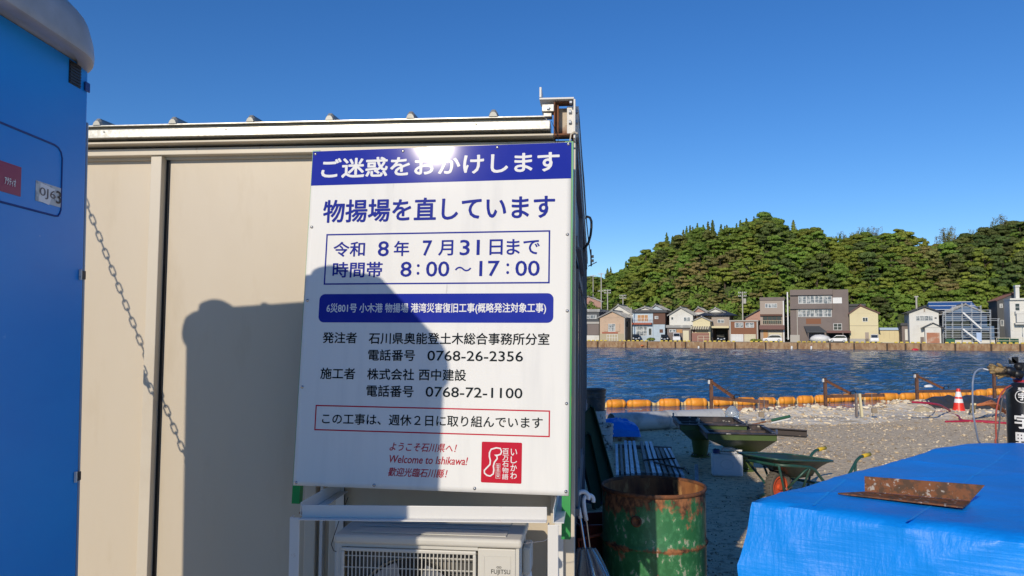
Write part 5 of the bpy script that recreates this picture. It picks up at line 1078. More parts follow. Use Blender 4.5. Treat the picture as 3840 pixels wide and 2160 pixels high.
# small sheeted crate
sc_ = empty('sheeted_crate', (0,0,0), 0, 'low wooden crate under a crumpled blue sheet in front of the grey pipe', 'covered crate')
c = at_z(2300,1655,0.0); tk = tarp_mat('creased_blue_sheet', (0.003,0.17,0.60)); rr_ = random.Random(3)
mb = MB().box(-0.62,0.34,0.02,0.62,0.0,0.14,Matrix.Translation(c)); mb.build('crate', M['rust_pale'], sc_)
def crum(u, v):
    x = -0.66+1.06*u; y = -0.02+0.70*v; ed = min(u, 1-u)*1.06; ey = min(v, 1-v)*0.7; e_ = min(ed, ey); z = 0.30 + 0.05*mnoise.noise(Vector((x*5,y*5,0))) + 0.025*mnoise.noise(Vector((x*14,y*14,2)))
    if e_ < 0.10: z = 0.08 + (z-0.08)*(e_/0.10)**0.5
    x += 0.05*mnoise.noise(Vector((x*6,y*6,5))) + (0.06 if u > 0.95 else 0)
    return Vector((x, y-(0.04 if v < 0.05 else 0), z)) + c
MB().grid(44, 30, crum).build('sheet', tk, sc_, smooth=True, ang=35)

# grey pipe
M['pipe'] = mat('grey_plastic_pipe', (0.50,0.51,0.50), 0.45, var=[((0.30,0.30,0.29),3,0.5,0.7)], bump=(6,0.1,0.01))
a = at_z(2293,1619,0.0); b = at_z(2700,1598,0.0); d = b-a; r_ = 0.165
pp = empty('large_pipe', (a.x,a.y,r_), math.atan2(d.y,d.x), 'thick grey pipe lying on the ground behind the steel hoppers', 'pipe'); L_ = d.length
Mx = Matrix.Rotation(RAD(90),4,'Y'); MB().lathe([(r_,0),(r_,L_),(r_*0.93,L_),(r_*0.93,0),(r_,0.0)], 40, Mx, cap=False).build('barrel', M['pipe'], pp, smooth=True, ang=40)
for x_ in (L_*0.48,): MB().lathe([(r_+0.002,x_),(r_+0.010,x_+0.01),(r_+0.010,x_+0.16),(r_+0.002,x_+0.17)], 40, Mx, cap=False).build('collar', M['pipe'], pp, smooth=True, ang=40)
E_ = None

# steel bars laid on the ground
M['bar'] = mat('galvanised_bar', (0.40,0.43,0.48), 0.45, 0.3, var=[((0.60,0.64,0.70),9,0.5,0.6),((0.22,0.16,0.13),4,0.58,0.66)], stretch=(1,0.35,1)); M['bar_brown'] = mat('brown_bar', (0.20,0.16,0.14), 0.6, var=[((0.30,0.28,0.28),6,0.5,0.65)])
barsd = [(545,885,560,1365,52,'bar'),(612,890,640,1360,45,'bar_brown'),(683,835,722,1350,62,'bar'),(750,840,800,1345,62,'bar'),(815,838,895,1340,58,'bar'),(930,845,1040,1335,60,'bar_brown'),(1005,848,1135,1335,62,'bar'),(1072,850,1225,1340,62,'bar'),(1165,945,1315,1345,55,'bar_brown'),(1230,950,1405,1350,55,'bar_brown'),(1295,950,1490,1355,50,'bar'),(1360,950,1580,1365,55,'bar'),(1785,1200,1795,1425,62,'bar')]
names = ['first from the left','second from the left, brown','third from the left','fourth from the left','fifth from the left','sixth from the left, brown','seventh from the left','eighth from the left','ninth from the left, brown','tenth from the left, brown','eleventh from the left','twelfth from the left','lying apart beside the white water can']
def Z3(x, y): return 2180 + x/4.14, 1450 + y/4.14
for i, (x0,y0,x1,y1,w_,m_) in enumerate(barsd):
    zt = 0.085 if i < 12 else 0.05
    a, b = at_z(*Z3(x0,y0), zt), at_z(*Z3(x1,y1), zt); wd = w_/4.14/FPX*b.y*0.92
    d = (b-a).normalized(); o = MB().bar(a-Z_*0.025-a, b-Z_*0.025-a, wd, 0.05).build('steel_bar', M[m_], bevel=0.004); o.location = a
    tag(o, 'long flat steel bar of the row laid behind the drum, ' + names[i] if i < 12 else 'short steel bar lying apart beside the white water can', 'steel bar', 'steel bars laid on the ground')
for (y0,y1,lb) in ((860,900,'far'),(1280,1330,'near')):
    a, b = at_z(*Z3(540,y0+60), 0.03), at_z(*Z3(1400 if lb=='far' else 1600,y1+60), 0.03); tag(MB().bar(Vector((0,0,-0.0)), b-a, 0.06, 0.055).build('wood_batten', M['bar_brown'], loc=tuple(a)), 'timber batten under the %s ends of the steel bars' % lb, 'batten')
for (x0,y0,x1,y1,lb) in ((960,1140,1455,1112,'thin black rod lying almost straight across the steel bars'),(1130,1175,1590,1275,'thin black rod lying slanted across the steel bars'),(1600,1240,1665,1345,'short dark rod on the ground right of the steel bars')):
    z_ = 0.10 if 'across' in lb else 0.015; a, b = at_z(*Z3(x0,y0), z_), at_z(*Z3(x1,y1), z_); o = MB().tube([Vector((0,0,0)), b-a], 0.011, 8).build('steel_rod', M['black']); o.location = a; tag(o, lb, 'rod')

# hoppers
C3('hop_dark', (0.05,0.038,0.035), 0.6)
M['olive'] = mat('olive_green_paint', (0.070,0.115,0.026), 0.5, var=[((0.045,0.070,0.02),3,0.5,0.7)]); M['hop_in'] = mat('blackened_steel', (0.035,0.030,0.032), 0.6, var=[((0.50,0.48,0.44),7,0.60,0.64),((0.10,0.07,0.06),5,0.5,0.6)])
def hopper(fl, fr, dep, zt, zn, cx_, cy_, lab, rw=0.06):
    e = empty('steel_hopper', (0,0,0), 0, lab, 'hopper'); d = (fr-fl); d.z = 0; w_ = d.length; d.normalize(); n_ = Vector((-d.y,d.x,0))
    P = lambda u, v, z: Vector((fl.x,fl.y,0)) + d*u + n_*v + Z_*z
    cu = (Vector((cx_,cy_,0))-Vector((fl.x,fl.y,0))).dot(d); cv = (Vector((cx_,cy_,0))-Vector((fl.x,fl.y,0))).dot(n_); h_ = 0.15
    T = [P(0,0,zt-0.07),P(w_,0,zt-0.07),P(w_,dep,zt-0.07),P(0,dep,zt-0.07)]; Bt = [P(cu-h_,cv-h_,zn),P(cu+h_,cv-h_,zn),P(cu+h_,cv+h_,zn),P(cu-h_,cv+h_,zn)]
    for k in range(4):
        q = (k+1) % 4; MB().add([T[k],T[q],Bt[q],Bt[k]], [(3,2,1,0)]).build('side_plate', M['olive'], e).modifiers.new('s','SOLIDIFY').thickness = 0.006
    t_ = 0.012
    MB().bar(P(0,-0.001,zt-0.035), P(w_,-0.001,zt-0.035), t_, 0.07).build('front_band', M['olive'], e); rim = MB()
    for a_, b_ in (((w_,0.007),(w_,dep)),((w_,dep),(0,dep)),((0,dep),(0,0))): rim.bar(P(*a_,zt-0.035), P(*b_,zt-0.035), t_, 0.07)
    rim.build('rim_band', M['hop_in'], e); fl_ = MB()
    for a_, b_ in (((-.02,-.01),(w_+.02,-.01)),((w_,0.02),(w_,dep-.02)),((-.02,dep+.01),(w_+.02,dep+.01)),((0,0.02),(0,dep-.02))): fl_.bar(P(*a_,zt+0.006), P(*b_,zt+0.006), 0.05, 0.010)
    fl_.build('rim_flange', M['hop_in'], e)
    MB().add([P(0.02,0.02,zt-0.055),P(w_-0.02,0.02,zt-0.055),P(w_-0.02,dep-0.02,zt-0.055),P(0.02,dep-0.02,zt-0.055)], [(0,1,2,3)]).build('spoil', M['hop_in'], e)
    for f_ in (0.35, 0.65): MB().bar(P(0.01,dep*f_,zt-0.04), P(w_-0.01,dep*f_,zt-0.04), 0.03, 0.03).build('cross_bar', M['hop_in'], e)
    c_ = P(cu,cv,0); MB().lathe([(0.095,0.03),(0.13,zn+0.02)], 20, Matrix.Translation(c_)).build('neck', M['olive'], e, smooth=True, ang=40); MB().lathe([(0.135,0.0),(0.135,0.03)], 28, Matrix.Translation(c_)).build('base_flange', M['olive'], e, smooth=True, ang=40)
    for k in range(8): a_ = k*PI/4; MB().lathe([(0.010,0.031),(0.010,0.045)], 6, Matrix.Translation(c_+Vector((0.118*math.cos(a_),0.118*math.sin(a_),0)))).build('bolt', M['hop_in'], e)
    MB().box(-0.012,0.012,-0.012,0.012,zt,zt+0.06,Matrix.Translation(P(w_,0,0))).build('lug', M['screw'], e); MB().box(-0.010,0.010,-0.010,0.010,zt,zt+0.06,Matrix.Translation(P(0,dep,0))).build('lug', M['screw'], e)
HZ = 0.56
f1, f2 = at_z(2655,1626,HZ), at_z(2912,1631,HZ); c_ = at_z(2809,1772,0.0); hopper(f1, f2, 0.95, HZ, 0.26, c_.x, c_.y+0.15, 'nearer olive green steel hopper on a round flange behind the white water can')
f1, f2 = at_z(2552,1593,HZ), at_z(2800,1597,HZ); c_ = at_z(2640,1722,0.0); hopper(f1, f2, 0.95, HZ, 0.26, c_.x, c_.y+0.2, 'farther olive green steel hopper, left and mostly in shade')
a, b = at_z(2872,1618,0.05), at_z(3026,1628,0.05); e = empty('steel_beam', (a.x,a.y,0), math.atan2((b-a).y,(b-a).x), 'dark steel channel beam lying right of the hoppers', 'steel beam'); L_ = (b-a).length
MB().box(-0.3,L_,0,0.012,0.0,0.12).box(-0.3,L_,-0.06,-0.0005,0.0,0.010).box(-0.3,L_,-0.06,-0.0005,0.110,0.12).build('channel', M['hop_dark'], e); MB().box(-0.3,L_+0.01,-0.16,-0.07,0.0,0.02).build('plate', M['black'], e)
# pole over the rubble and clear plastic jug
a, b = at_z(2815,1594,0.10), at_z(2962,1561,0.32); mid = a+(b-a)*0.55
pg = empty('striped_pole', tuple(a), 0, 'thin pole with green and white wrapping lying up the rubble bank', 'pole'); MB().tube([Vector((0,0,0)), mid-a], 0.016, 8).build('shaft', M['rust_pale'], pg); MB().tube([mid-a, b-a], 0.026, 8).build('wrapping', M['green_paint_far'], pg); MB().tube([mid-a-Z_*0.045, b-a-Z_*0.045], 0.015, 8).build('white_stripe', M['white'], pg)
p = at_z(2746,1574,0.12); M['clear'] = mat('clear_plastic', (0.55,0.62,0.70), 0.15, trans=0.6); tag(MB().lathe([(0.10,0),(0.13,0.02),(0.13,0.15),(0.08,0.22),(0.04,0.26)], 14).build('plastic_jug', M['clear'], smooth=True, loc=(p.x,p.y,p.z)), 'clear plastic jug standing at the end of the grey pipe', 'jug')

# white water can
M['can'] = mat('white_polyethylene', (0.80,0.82,0.85), 0.4, bump=(10,0.05,0.01)); cw = at_z(2730,1790,0.0)
cn = empty('water_can', (cw.x,cw.y+0.02,0), RAD(-12), 'white plastic water can with blue cap and spigot beside the hopper', 'water can')
MB().box(-0.185,0.185,0,0.17,0.0,0.275).build('body', M['can'], cn, bevel=0.035, seg=5); MB().box(-0.08,0.10,0.03,0.14,0.276,0.295).build('shoulder', M['can'], cn, bevel=0.008)
MB().tube([(-0.05,0.085,0.285),(-0.055,0.085,0.325),(-0.02,0.085,0.335),(0.06,0.085,0.335),(0.10,0.085,0.32),(0.11,0.085,0.28)], 0.017, 10).build('handle', M['can'], cn, smooth=True)
C3('cap_blue', (0.02,0.05,0.22), 0.4); MB().lathe([(0.042,0.276),(0.042,0.315),(0.036,0.322),(0.001,0.322)], 20, Matrix.Translation((-0.125,0.06,0))).build('cap', M['cap_blue'], cn, smooth=True, ang=40)
MB().tube([(0.145,0.05,0.27),(0.15,0.045,0.31),(0.125,0.03,0.335)], 0.010, 8).tube([(0.105,0.03,0.330),(0.175,0.01,0.318)], 0.016, 8).build('spigot', M['white'], cn, smooth=True)
for a_, b_, c_, d_ in ((-0.14,0.14,0.235,0.243),(-0.14,0.14,0.060,0.068)): MB().box(a_,b_,-0.006,-0.0005,c_,d_).build('rib', M['can'], cn, bevel=0.002)
MB().tube([(0.075*math.cos(t), -0.002, 0.15+0.055*math.sin(t)) for t in [2*PI*k/24 for k in range(24)]], 0.006, 6, True).build('emboss', M['can'], cn, smooth=True)

# ------------------------------------------------------------------ wheelbarrow
M['bar_green'] = mat('wheelbarrow_green', (0.018,0.080,0.065), 0.4, var=[((0.05,0.09,0.07),8,0.5,0.65)]); M['tray'] = mat('tray_green', (0.025,0.050,0.040), 0.4, var=[((0.07,0.06,0.04),5,0.5,0.62),((0.35,0.34,0.30),7,0.68,0.72)]); C3('rim_orange', (0.62,0.10,0.035), 0.45); C3('grip_yellow', (0.66,0.45,0.03), 0.5); C3('tyre_dusty', (0.11,0.10,0.085), 0.9, bump=(40,0.6,0.01))
W_ = Vector((2.725,7.95,0)); wb = empty('wheelbarrow', tuple(W_), RAD(33), 'green wheelbarrow with orange wheel hub and yellow grips behind the sheeted pile', 'wheelbarrow')
Mw = Matrix.Translation((0,0,0.175)) @ Matrix.Rotation(RAD(90),4,'X'); wl_ = MB().lathe([(0.115,-0.03),(0.15,-0.045),(0.168,-0.035),(0.175,-0.012),(0.175,0.012),(0.168,0.035),(0.15,0.045),(0.115,0.03)], 36, Mw, cap=False).build('wheel', M['tyre_dusty'], wb, smooth=True)
MB().lathe([(0.118,-0.028),(0.10,-0.030),(0.085,-0.012),(0.03,-0.010),(0.028,-0.035),(0.001,-0.035)], 28, Mw, cap=False).lathe([(0.118,0.028),(0.10,0.030),(0.085,0.012),(0.03,0.010),(0.028,0.035),(0.001,0.035)], 28, Mw, cap=False).build('rim', M['rim_orange'], wl_, smooth=True, ang=40)
kn = MB()
for k in range(30):
    for s_ in (-0.022, 0.022): kn.box(-0.008,0.008,s_-0.014,s_+0.014,0.172,0.182,Matrix.Translation((0,0,0.175)) @ Matrix.Rotation(2*PI*(k+(0.5 if s_>0 else 0))/30,4,'Y'))
kn.build('tread', M['tyre_dusty'], wl_)
def tfn(u, v):          # tray surface: u around, v up the side
    a = 2*PI*u; k = v**0.8; ca, sa = math.cos(a), math.sin(a); sq = (abs(ca)**5+abs(sa)**5)**(-0.2); hx, hy = 0.16+0.31*k, 0.11+0.19*k**1.4; x0 = 0.30 - 0.17*k
    x = x0+hx*sq*ca; z = 0.265+0.205*k**0.85 - (x-0.1)*0.10*k; return (x, hy*sq*sa, z)
tr_ = MB().grid(64, 10, tfn); n0 = len(tr_.v); tr_.add([(0.30,0,0.265)]+[tfn(k/64,0) for k in range(64)], [(0,k+1,(k+1) % 64+1) for k in range(64)]); o = tr_.build('tray', M['tray'], wb, smooth=True, ang=50); o.modifiers.new('s','SOLIDIFY').thickness = 0.004
MB().tube([tfn(k/64,1) for k in range(64)], 0.010, 8, True).build('tray_rim', M['bar_green'], wb, smooth=True)
for s_ in (-1, 1):
    MB().tube([(-0.26,0.17*s_,0.445),(-0.1,0.27*s_,0.435),(0.12,0.285*s_,0.405),(0.20,0.285*s_,0.375),(0.40,0.28*s_,0.20),(0.47,0.275*s_,0.165),(0.66,0.27*s_,0.165),(0.72,0.27*s_,0.19),(0.94,0.27*s_,0.40),(1.0,0.27*s_,0.43),(1.10,0.27*s_,0.44)], 0.0155, 10).build('side_tube', M['bar_green'], wb, smooth=True)
    MB().tube([(1.05,0.27*s_,0.436),(1.18,0.27*s_,0.447)], 0.021, 12).build('grip', M['grip_yellow'], wb, smooth=True)
    MB().tube([(-0.24,0.20*s_,0.44),(-0.06,0.11*s_,0.20),(-0.03,0.10*s_,0.10)], 0.012, 8).build('front_strut', M['bar_green'], wb, smooth=True); MB().tube([(0.10,0.285*s_,0.40),(0.02,0.10*s_,0.18)], 0.012, 8).build('axle_strut', M['bar_green'], wb, smooth=True); MB().tube([(0.13,0.285*s_,0.395),(0.22,0.12*s_,0.13)], 0.012, 8).build('rear_strut', M['bar_green'], wb, smooth=True)
    MB().tube([(0.92,0.27*s_,0.385),(0.90,0.27*s_,0.2),(0.86,0.28*s_,0.015),(0.80,0.28*s_,0.012)], 0.0135, 8).build('leg', M['bar_green'], wb, smooth=True); MB().lathe([(0.011,-0.02),(0.011,0.02)],8,Matrix.Translation((0,0.075*s_,0.175)) @ Matrix.Rotation(RAD(90),4,'X')).build('axle_bolt', M['screw'], wb)
MB().tube([(0.40,0.13,0.16),(0.20,0.11,0.12),(-0.05,0.11,0.085),(-0.22,0.09,0.085),(-0.27,0,0.085),(-0.22,-0.09,0.085),(-0.05,-0.11,0.085),(0.20,-0.11,0.12),(0.40,-0.13,0.16)], 0.0155, 10).build('wheel_guard', M['bar_green'], wb, smooth=True)
MB().tube([(-0.26,-0.17,0.445),(-0.26,0.17,0.445)], 0.014, 8).build('cross_tube', M['bar_green'], wb); MB().tube([(0.55,-0.25,0.165),(0.55,0.25,0.165)], 0.014, 8).build('cross_tube', M['bar_green'], wb)

# ------------------------------------------------------------------ umbrellas and red basket by the office wall
M['film'] = mat('clear_umbrella_film', (0.16,0.18,0.22), 0.25, trans=0.45, coat=0.5, coat_r=0.15, bump=(9,0.5,0.01), alpha=0.85)
for (hx,hy,Yd,lb,ang) in ((2160,1866,3.75,'clear plastic umbrella with white crook handle leaning nearest the sign',0.0),(2185,1880,3.95,'second clear umbrella behind the first, its white handle partly hidden',0.35)):
    t_ = at_y(hx+2,hy-10,Yd); e = empty('umbrella', tuple(t_), ang, lb, 'umbrella'); sl_ = Vector((0.13,0.04,-0.80))
    ax = [Vector((0,0,0)) + sl_*k for k in (0.10,0.32,0.97)]
    cr = [Vector((0.030+0.028*math.cos(q), 0, -0.012+0.028*math.sin(q))) for q in [RAD(a_) for a_ in range(-20,181,20)]]
    MB().tube(cr + [Vector((0.006,0,-0.05)), ax[0]+Vector((0.006,0,-0.03))], 0.0105, 10).build('crook_handle', M['can'], e, smooth=True); MB().tube([ax[0]+Vector((0.006,0,-0.03)), ax[2]], 0.005, 8).build('shaft', M['screw'], e)
    def umb(u, v): a_ = 2*PI*u; c0 = ax[1]*(1-v)+ax[2]*v; r_ = (0.012+0.075*math.sin(PI*min(1,v*0.9+0.08)))*(1+0.28*math.sin(8*a_+v*2)); return c0 + Vector((r_*math.cos(a_)*1.0, r_*math.sin(a_)*0.7, 0))
    MB().grid(64, 14, umb).build('canopy', M['film'], e, smooth=True)
    for k in range(4): a_ = k*PI/2+0.4; MB().tube([ax[1]*(1-v)+ax[2]*v + Vector((math.cos(a_),math.sin(a_)*0.7,0))*(0.014+0.07*math.sin(PI*(v*0.9+0.05))) for v in (0,0.25,0.5,0.75,1)], 0.002, 5).build('rib', M['screw'], e)
C3('red_plastic', (0.22,0.025,0.02), 0.45); c = at_y(2240,2010,4.75); bs = empty('red_basket', (c.x,c.y,0), 0.2, 'dark red plastic bin between the umbrellas and the drum', 'bin')
def tub(h0, h1, w0, w1): return MB().add([(-w0,-w0,h0),(w0,-w0,h0),(w0,w0,h0),(-w0,w0,h0),(-w1,-w1,h1),(w1,-w1,h1),(w1,w1,h1),(-w1,w1,h1)], [(0,3,2,1),(0,1,5,4),(1,2,6,5),(2,3,7,6),(3,0,4,7)])
tub(0.0,0.60,0.11,0.15).build('body', M['red_plastic'], bs).modifiers.new('s','SOLIDIFY').thickness = -0.006
MB().tube([(-0.155,-0.155,0.60),(0.155,-0.155,0.60),(0.155,0.155,0.60),(-0.155,0.155,0.60)], 0.010, 6, True).build('rim', M['red_plastic'], bs); MB().tube([(-0.16,-0.16,0.45),(-0.17,-0.17,0.53),(0.0,-0.18,0.56),(0.17,-0.17,0.53),(0.16,-0.16,0.45)], 0.010, 8).build('handle', M['rim_orange'], bs, smooth=True)
pc = at_z(2215,1885,0.02); rb_ = MB(); rr_ = random.Random(2); pts = [Vector((0.10*math.cos(t*1.7)+rr_.uniform(-.05,.05), 0.16*math.sin(t*1.3)+rr_.uniform(-.05,.05), 0.01+0.03*abs(math.sin(t)))) for t in [k*0.5 for k in range(34)]]; tag(rb_.tube(pts, 0.006, 6).build('blue_rope', M['tarp_roof'], smooth=True, loc=tuple(pc)), 'tangle of blue rope on the ground left of the drum', 'rope')

# ------------------------------------------------------------------ gas cylinder, gloves, torch and hoses
M['gas_black'] = mat('gloss_black_cylinder', (0.012,0.013,0.016), 0.3, coat=0.4, var=[((0.035,0.035,0.035),12,0.6,0.7)])
GY = 6.75; gc = at_y(3838,1600,GY); GR = 0.125; gcx = gc.x; gt = at_y(3838,1440,GY-GR).z
gs = empty('gas_cylinder', (gcx,GY,0), 0, 'black gas cylinder with white characters at the right edge', 'gas cylinder')
MB().lathe([(0.11,0.0),(GR,0.02),(GR,gt-0.09),(GR*0.97,gt-0.055),(GR*0.85,gt-0.025),(GR*0.66,gt),(GR*0.62,gt+0.004),(0.001,gt+0.004)], 56, cap=False).build('body', M['gas_black'], gs, smooth=True)
C3('band_blue', (0.02,0.05,0.16), 0.4); C3('band_red', (0.45,0.02,0.03), 0.4)
MB().lathe([(0.062,gt+0.005),(0.062,gt+0.035),(0.045,gt+0.04),(0.045,gt+0.10),(0.001,gt+0.10)], 24, cap=False).build('neck_ring', M['band_blue'], gs, smooth=True, ang=40); MB().lathe([(0.066,gt+0.010),(0.068,gt+0.030)], 24, cap=False).build('red_band', M['band_red'], gs)
MB().lathe([(0.035,gt+0.101),(0.035,gt+0.17),(0.02,gt+0.18),(0.001,gt+0.18)], 16, cap=False).build('valve', M['black'], gs, smooth=True); MB().lathe([(0.032,-0.02),(0.034,0.02)], 20, Matrix.Translation((-0.02,-0.05,gt+0.145)) @ Matrix.Rotation(RAD(80),4,'X')).build('gauge', M['black'], gs, smooth=True)
def gas_text(s, xc, z0, z1, w_, off=0.02):
    me = fit_text(s, -w_/2, w_/2, z0, z1, off)
    bm = bmesh.new(); bm.from_mesh(me)
    for k in range(-9, 10): bmesh.ops.bisect_plane(bm, geom=bm.verts[:]+bm.edges[:]+bm.faces[:], plane_co=(k*0.007,0,0), plane_no=(1,0,0))
    bm.to_mesh(me); bm.free()
    for v in me.vertices: a_ = (v.co.x+xc)/GR - PI/2 + 0.0; g_ = GR+0.0012-v.co.y; v.co = (g_*math.cos(a_), g_*math.sin(a_), v.co.z)
    me.materials.clear(); me.materials.append(M['white']); o = bpy.data.objects.new('lettering', me); COL.objects.link(o); o.parent = gs
def gz(py): return at_y(3830,py,GY-GR).z
# characters face the camera, so the cylinder is turned towards it
gs.rotation_euler = (0,0,-math.atan2(gcx,GY))
zt = gz(1468); gas_text('宇', 0, gz(1508)+0.015, zt-0.014, 0.058); gas_text('宇', 0, gz(1608), gz(1556), 0.125, 0.02); gas_text('野', 0, gz(1690), gz(1625), 0.125, 0.02); gas_text('酸', 0, gz(1790), gz(1725), 0.125); gas_text('素', 0, gz(1890), gz(1825), 0.125)
zc = (gz(1508)+zt)/2; rc = 0.052; MB().tube([((GR+0.001)*math.cos(rc*math.cos(t)/GR-PI/2),(GR+0.001)*math.sin(rc*math.cos(t)/GR-PI/2),zc+rc*math.sin(t)) for t in [2*PI*k/32 for k in range(32)]], 0.0035, 6, True).build('logo_ring', M['white'], gs)
gas_text('高圧ガス', 0.02, zc+rc+0.004, zc+rc+0.026, 0.10, 0.02)
M['glove'] = mat('oily_work_glove', (0.30,0.20,0.08), 0.6, var=[((0.05,0.04,0.03),14,0.46,0.55),((0.60,0.48,0.25),22,0.58,0.66)], bump=(30,0.5,0.01))
gl = at_y(3745,1395,GY-0.1); mb = MB()
def glove(base, dirx, lab, sc=1.0, m='glove'):
    e = empty('work_glove', tuple(base), 0, lab, 'glove'); d = dirx.normalized(); s_ = Vector((0,0.5,0.8)).normalized()
    me_v = [(0,0,0)]
    bmx = MB(); bmx.ball((0.045*d.x/abs(d.x),0,0.0), 0.062*sc, 0.03*sc, 0.034*sc, 14, 8); bmx.build('palm', M[m], e, smooth=True)
    for k, (dz, ln, b_) in enumerate(((0.028,0.060,0.015),(0.012,0.078,0.004),(-0.004,0.072,-0.006),(-0.020,0.056,-0.016))):
        o0 = Vector((0.085*d.x/abs(d.x),0,dz)); MB().tube([o0, o0+d*ln*0.5+Vector((0,-0.004,b_*0.5)), o0+d*ln*0.9+Vector((0,-0.012,b_*0.5-0.006)), o0+d*ln+Vector((0,-0.016,b_*0.5-0.012))], [0.013,0.013,0.012,0.007], 8).build('finger', M[m], e, smooth=True)
    MB().tube([Vector((0.035*d.x/abs(d.x),-0.01,0.02)), Vector((0.06*d.x/abs(d.x),-0.02,0.045)), Vector((0.085*d.x/abs(d.x),-0.025,0.055))], [0.015,0.014,0.009], 8).build('thumb', M[m], e, smooth=True)
    MB().tube([Vector((-0.0,0,0)), Vector((-0.07*d.x/abs(d.x),0.01,-0.012))], [0.032,0.038], 12).build('cuff', M['black'], e, smooth=True)
glove(at_y(3770,1388,GY-0.14), Vector((-1,0,0.25)), 'oily yellow work glove pointing left on top of the gas cylinder'); glove(at_y(3800,1400,GY-0.10), Vector((-1,0,-0.1)), 'dark stained work glove under the yellow one on the gas cylinder', 1.0, 'glove')
kp = at_y(3805,1360,GY-0.02); kp_e = empty('valve_key', tuple(kp), 0, 'black clamp and cap hanging above the gloves at the right edge', 'clamp'); MB().bar((-0.05,0,0.05),(0.07,0,-0.06),0.02,0.025).build('arm', M['steel_dark'], kp_e); MB().box(-0.035,0.03,-0.01,0.03,-0.01,0.05).build('jaw', M['black'], kp_e, bevel=0.004)
t0, t1 = at_y(3688,1383,GY-0.16), at_y(3732,1394,GY-0.14); tc_ = empty('cutting_torch', tuple(t0), 0, 'silver tipped cutting torch resting by the gloves', 'torch'); MB().tube([Vector((0,0,0)), (t1-t0)*0.6], 0.006, 8).build('tip', M['white'], tc_); MB().tube([(t1-t0)*0.6, (t1-t0)*1.5], 0.008, 8).build('barrel', M['screw'], tc_)
def hose(pts, r, m, lab, name='hose', n=8):
    # smooth through measured points
    P = [Vector(p) for p in pts]; out = []
    for i in range(len(P)-1):
        p0, p1, p2, p3 = P[max(i-1,0)], P[i], P[i+1], P[min(i+2,len(P)-1)]
        for k in range(8):
            t = k/8; out.append(0.5*((2*p1)+(p2-p0)*t+(2*p0-5*p1+4*p2-p3)*t*t+(3*p1-p0-3*p2+p3)*t**3))
    out.append(P[-1]); o = MB().tube(out, r, n).build(name, m, smooth=True); tag(o, lab, 'hose'); return o
C3('hose_grey', (0.22,0.27,0.36), 0.45); C3('hose_dark', (0.09,0.09,0.10), 0.5); C3('hose_red', (0.42,0.08,0.05), 0.5); C3('hose_crimson', (0.42,0.02,0.06), 0.5)
def hz(l): return [at_y(x, y, Yq) for x, y, Yq in l]
hose(hz([(3688,1383,6.6),(3672,1384,6.58),(3655,1400,6.55),(3648,1430,6.5),(3647,1470,6.5),(3648,1540,6.5),(3656,1590,6.5),(3668,1650,6.55),(3680,1700,6.6)])+[Vector((4.05,6.7,0.02))], 0.0075, M['hose_grey'], 'blue grey hose arching down from the torch to the ground')
hose(hz([(3790,1446,6.7),(3770,1458,6.65),(3750,1485,6.6),(3738,1530,6.6),(3734,1580,6.6),(3736,1640,6.6),(3738,1690,6.6)])+[Vector((4.25,6.6,0.02))], 0.0072, M['hose_red'], 'orange red hose hanging from the gas cylinder')
hose(hz([(3795,1450,6.72),(3775,1465,6.68),(3759,1495,6.62),(3752,1540,6.62),(3747,1600,6.62),(3744,1690,6.62)])+[Vector((4.3,6.7,0.02))], 0.0070, M['hose_dark'], 'dark grey hose hanging beside the orange red one')

# ------------------------------------------------------------------ water edge: rubble, sheet pile brackets, silt fence
M['lime'] = mat('pale_crushed_concrete', (0.84,0.72,0.52), 0.9, var=[((0.56,0.45,0.29),0.8,0.50,0.60),((0.86,0.81,0.70),9,0.52,0.62)], bump=(7,0.9,0.08))
def bank(u, v):
    x = 3.9 + 24*u; ye = edge_y(x)+0.12; y = ye - 2.6*v
    h = (0.17*math.exp(-((v-0.16)/0.20)**2)+0.06*math.exp(-((v-0.6)/0.2)**2))*(0.75+0.5*mnoise.noise(Vector((x*0.6,3,1)))); h *= min(1, u*9) 
    if x > 13.4: h *= 0.75
    n = 0.05*mnoise.noise(Vector((x*2.4,y*2.4,0))) + 0.035*mnoise.noise(Vector((x*6,y*6,2)))
    z = h + n*min(1, h*5) - 0.03*(v**2) + 0.012
    if v < 0.02: z = -0.8
    return (x, y, z if v > 0.001 else -1.0)
tag(MB().grid(420, 46, bank).build('rubble_bank', M['lime'], smooth=True), kind='structure')
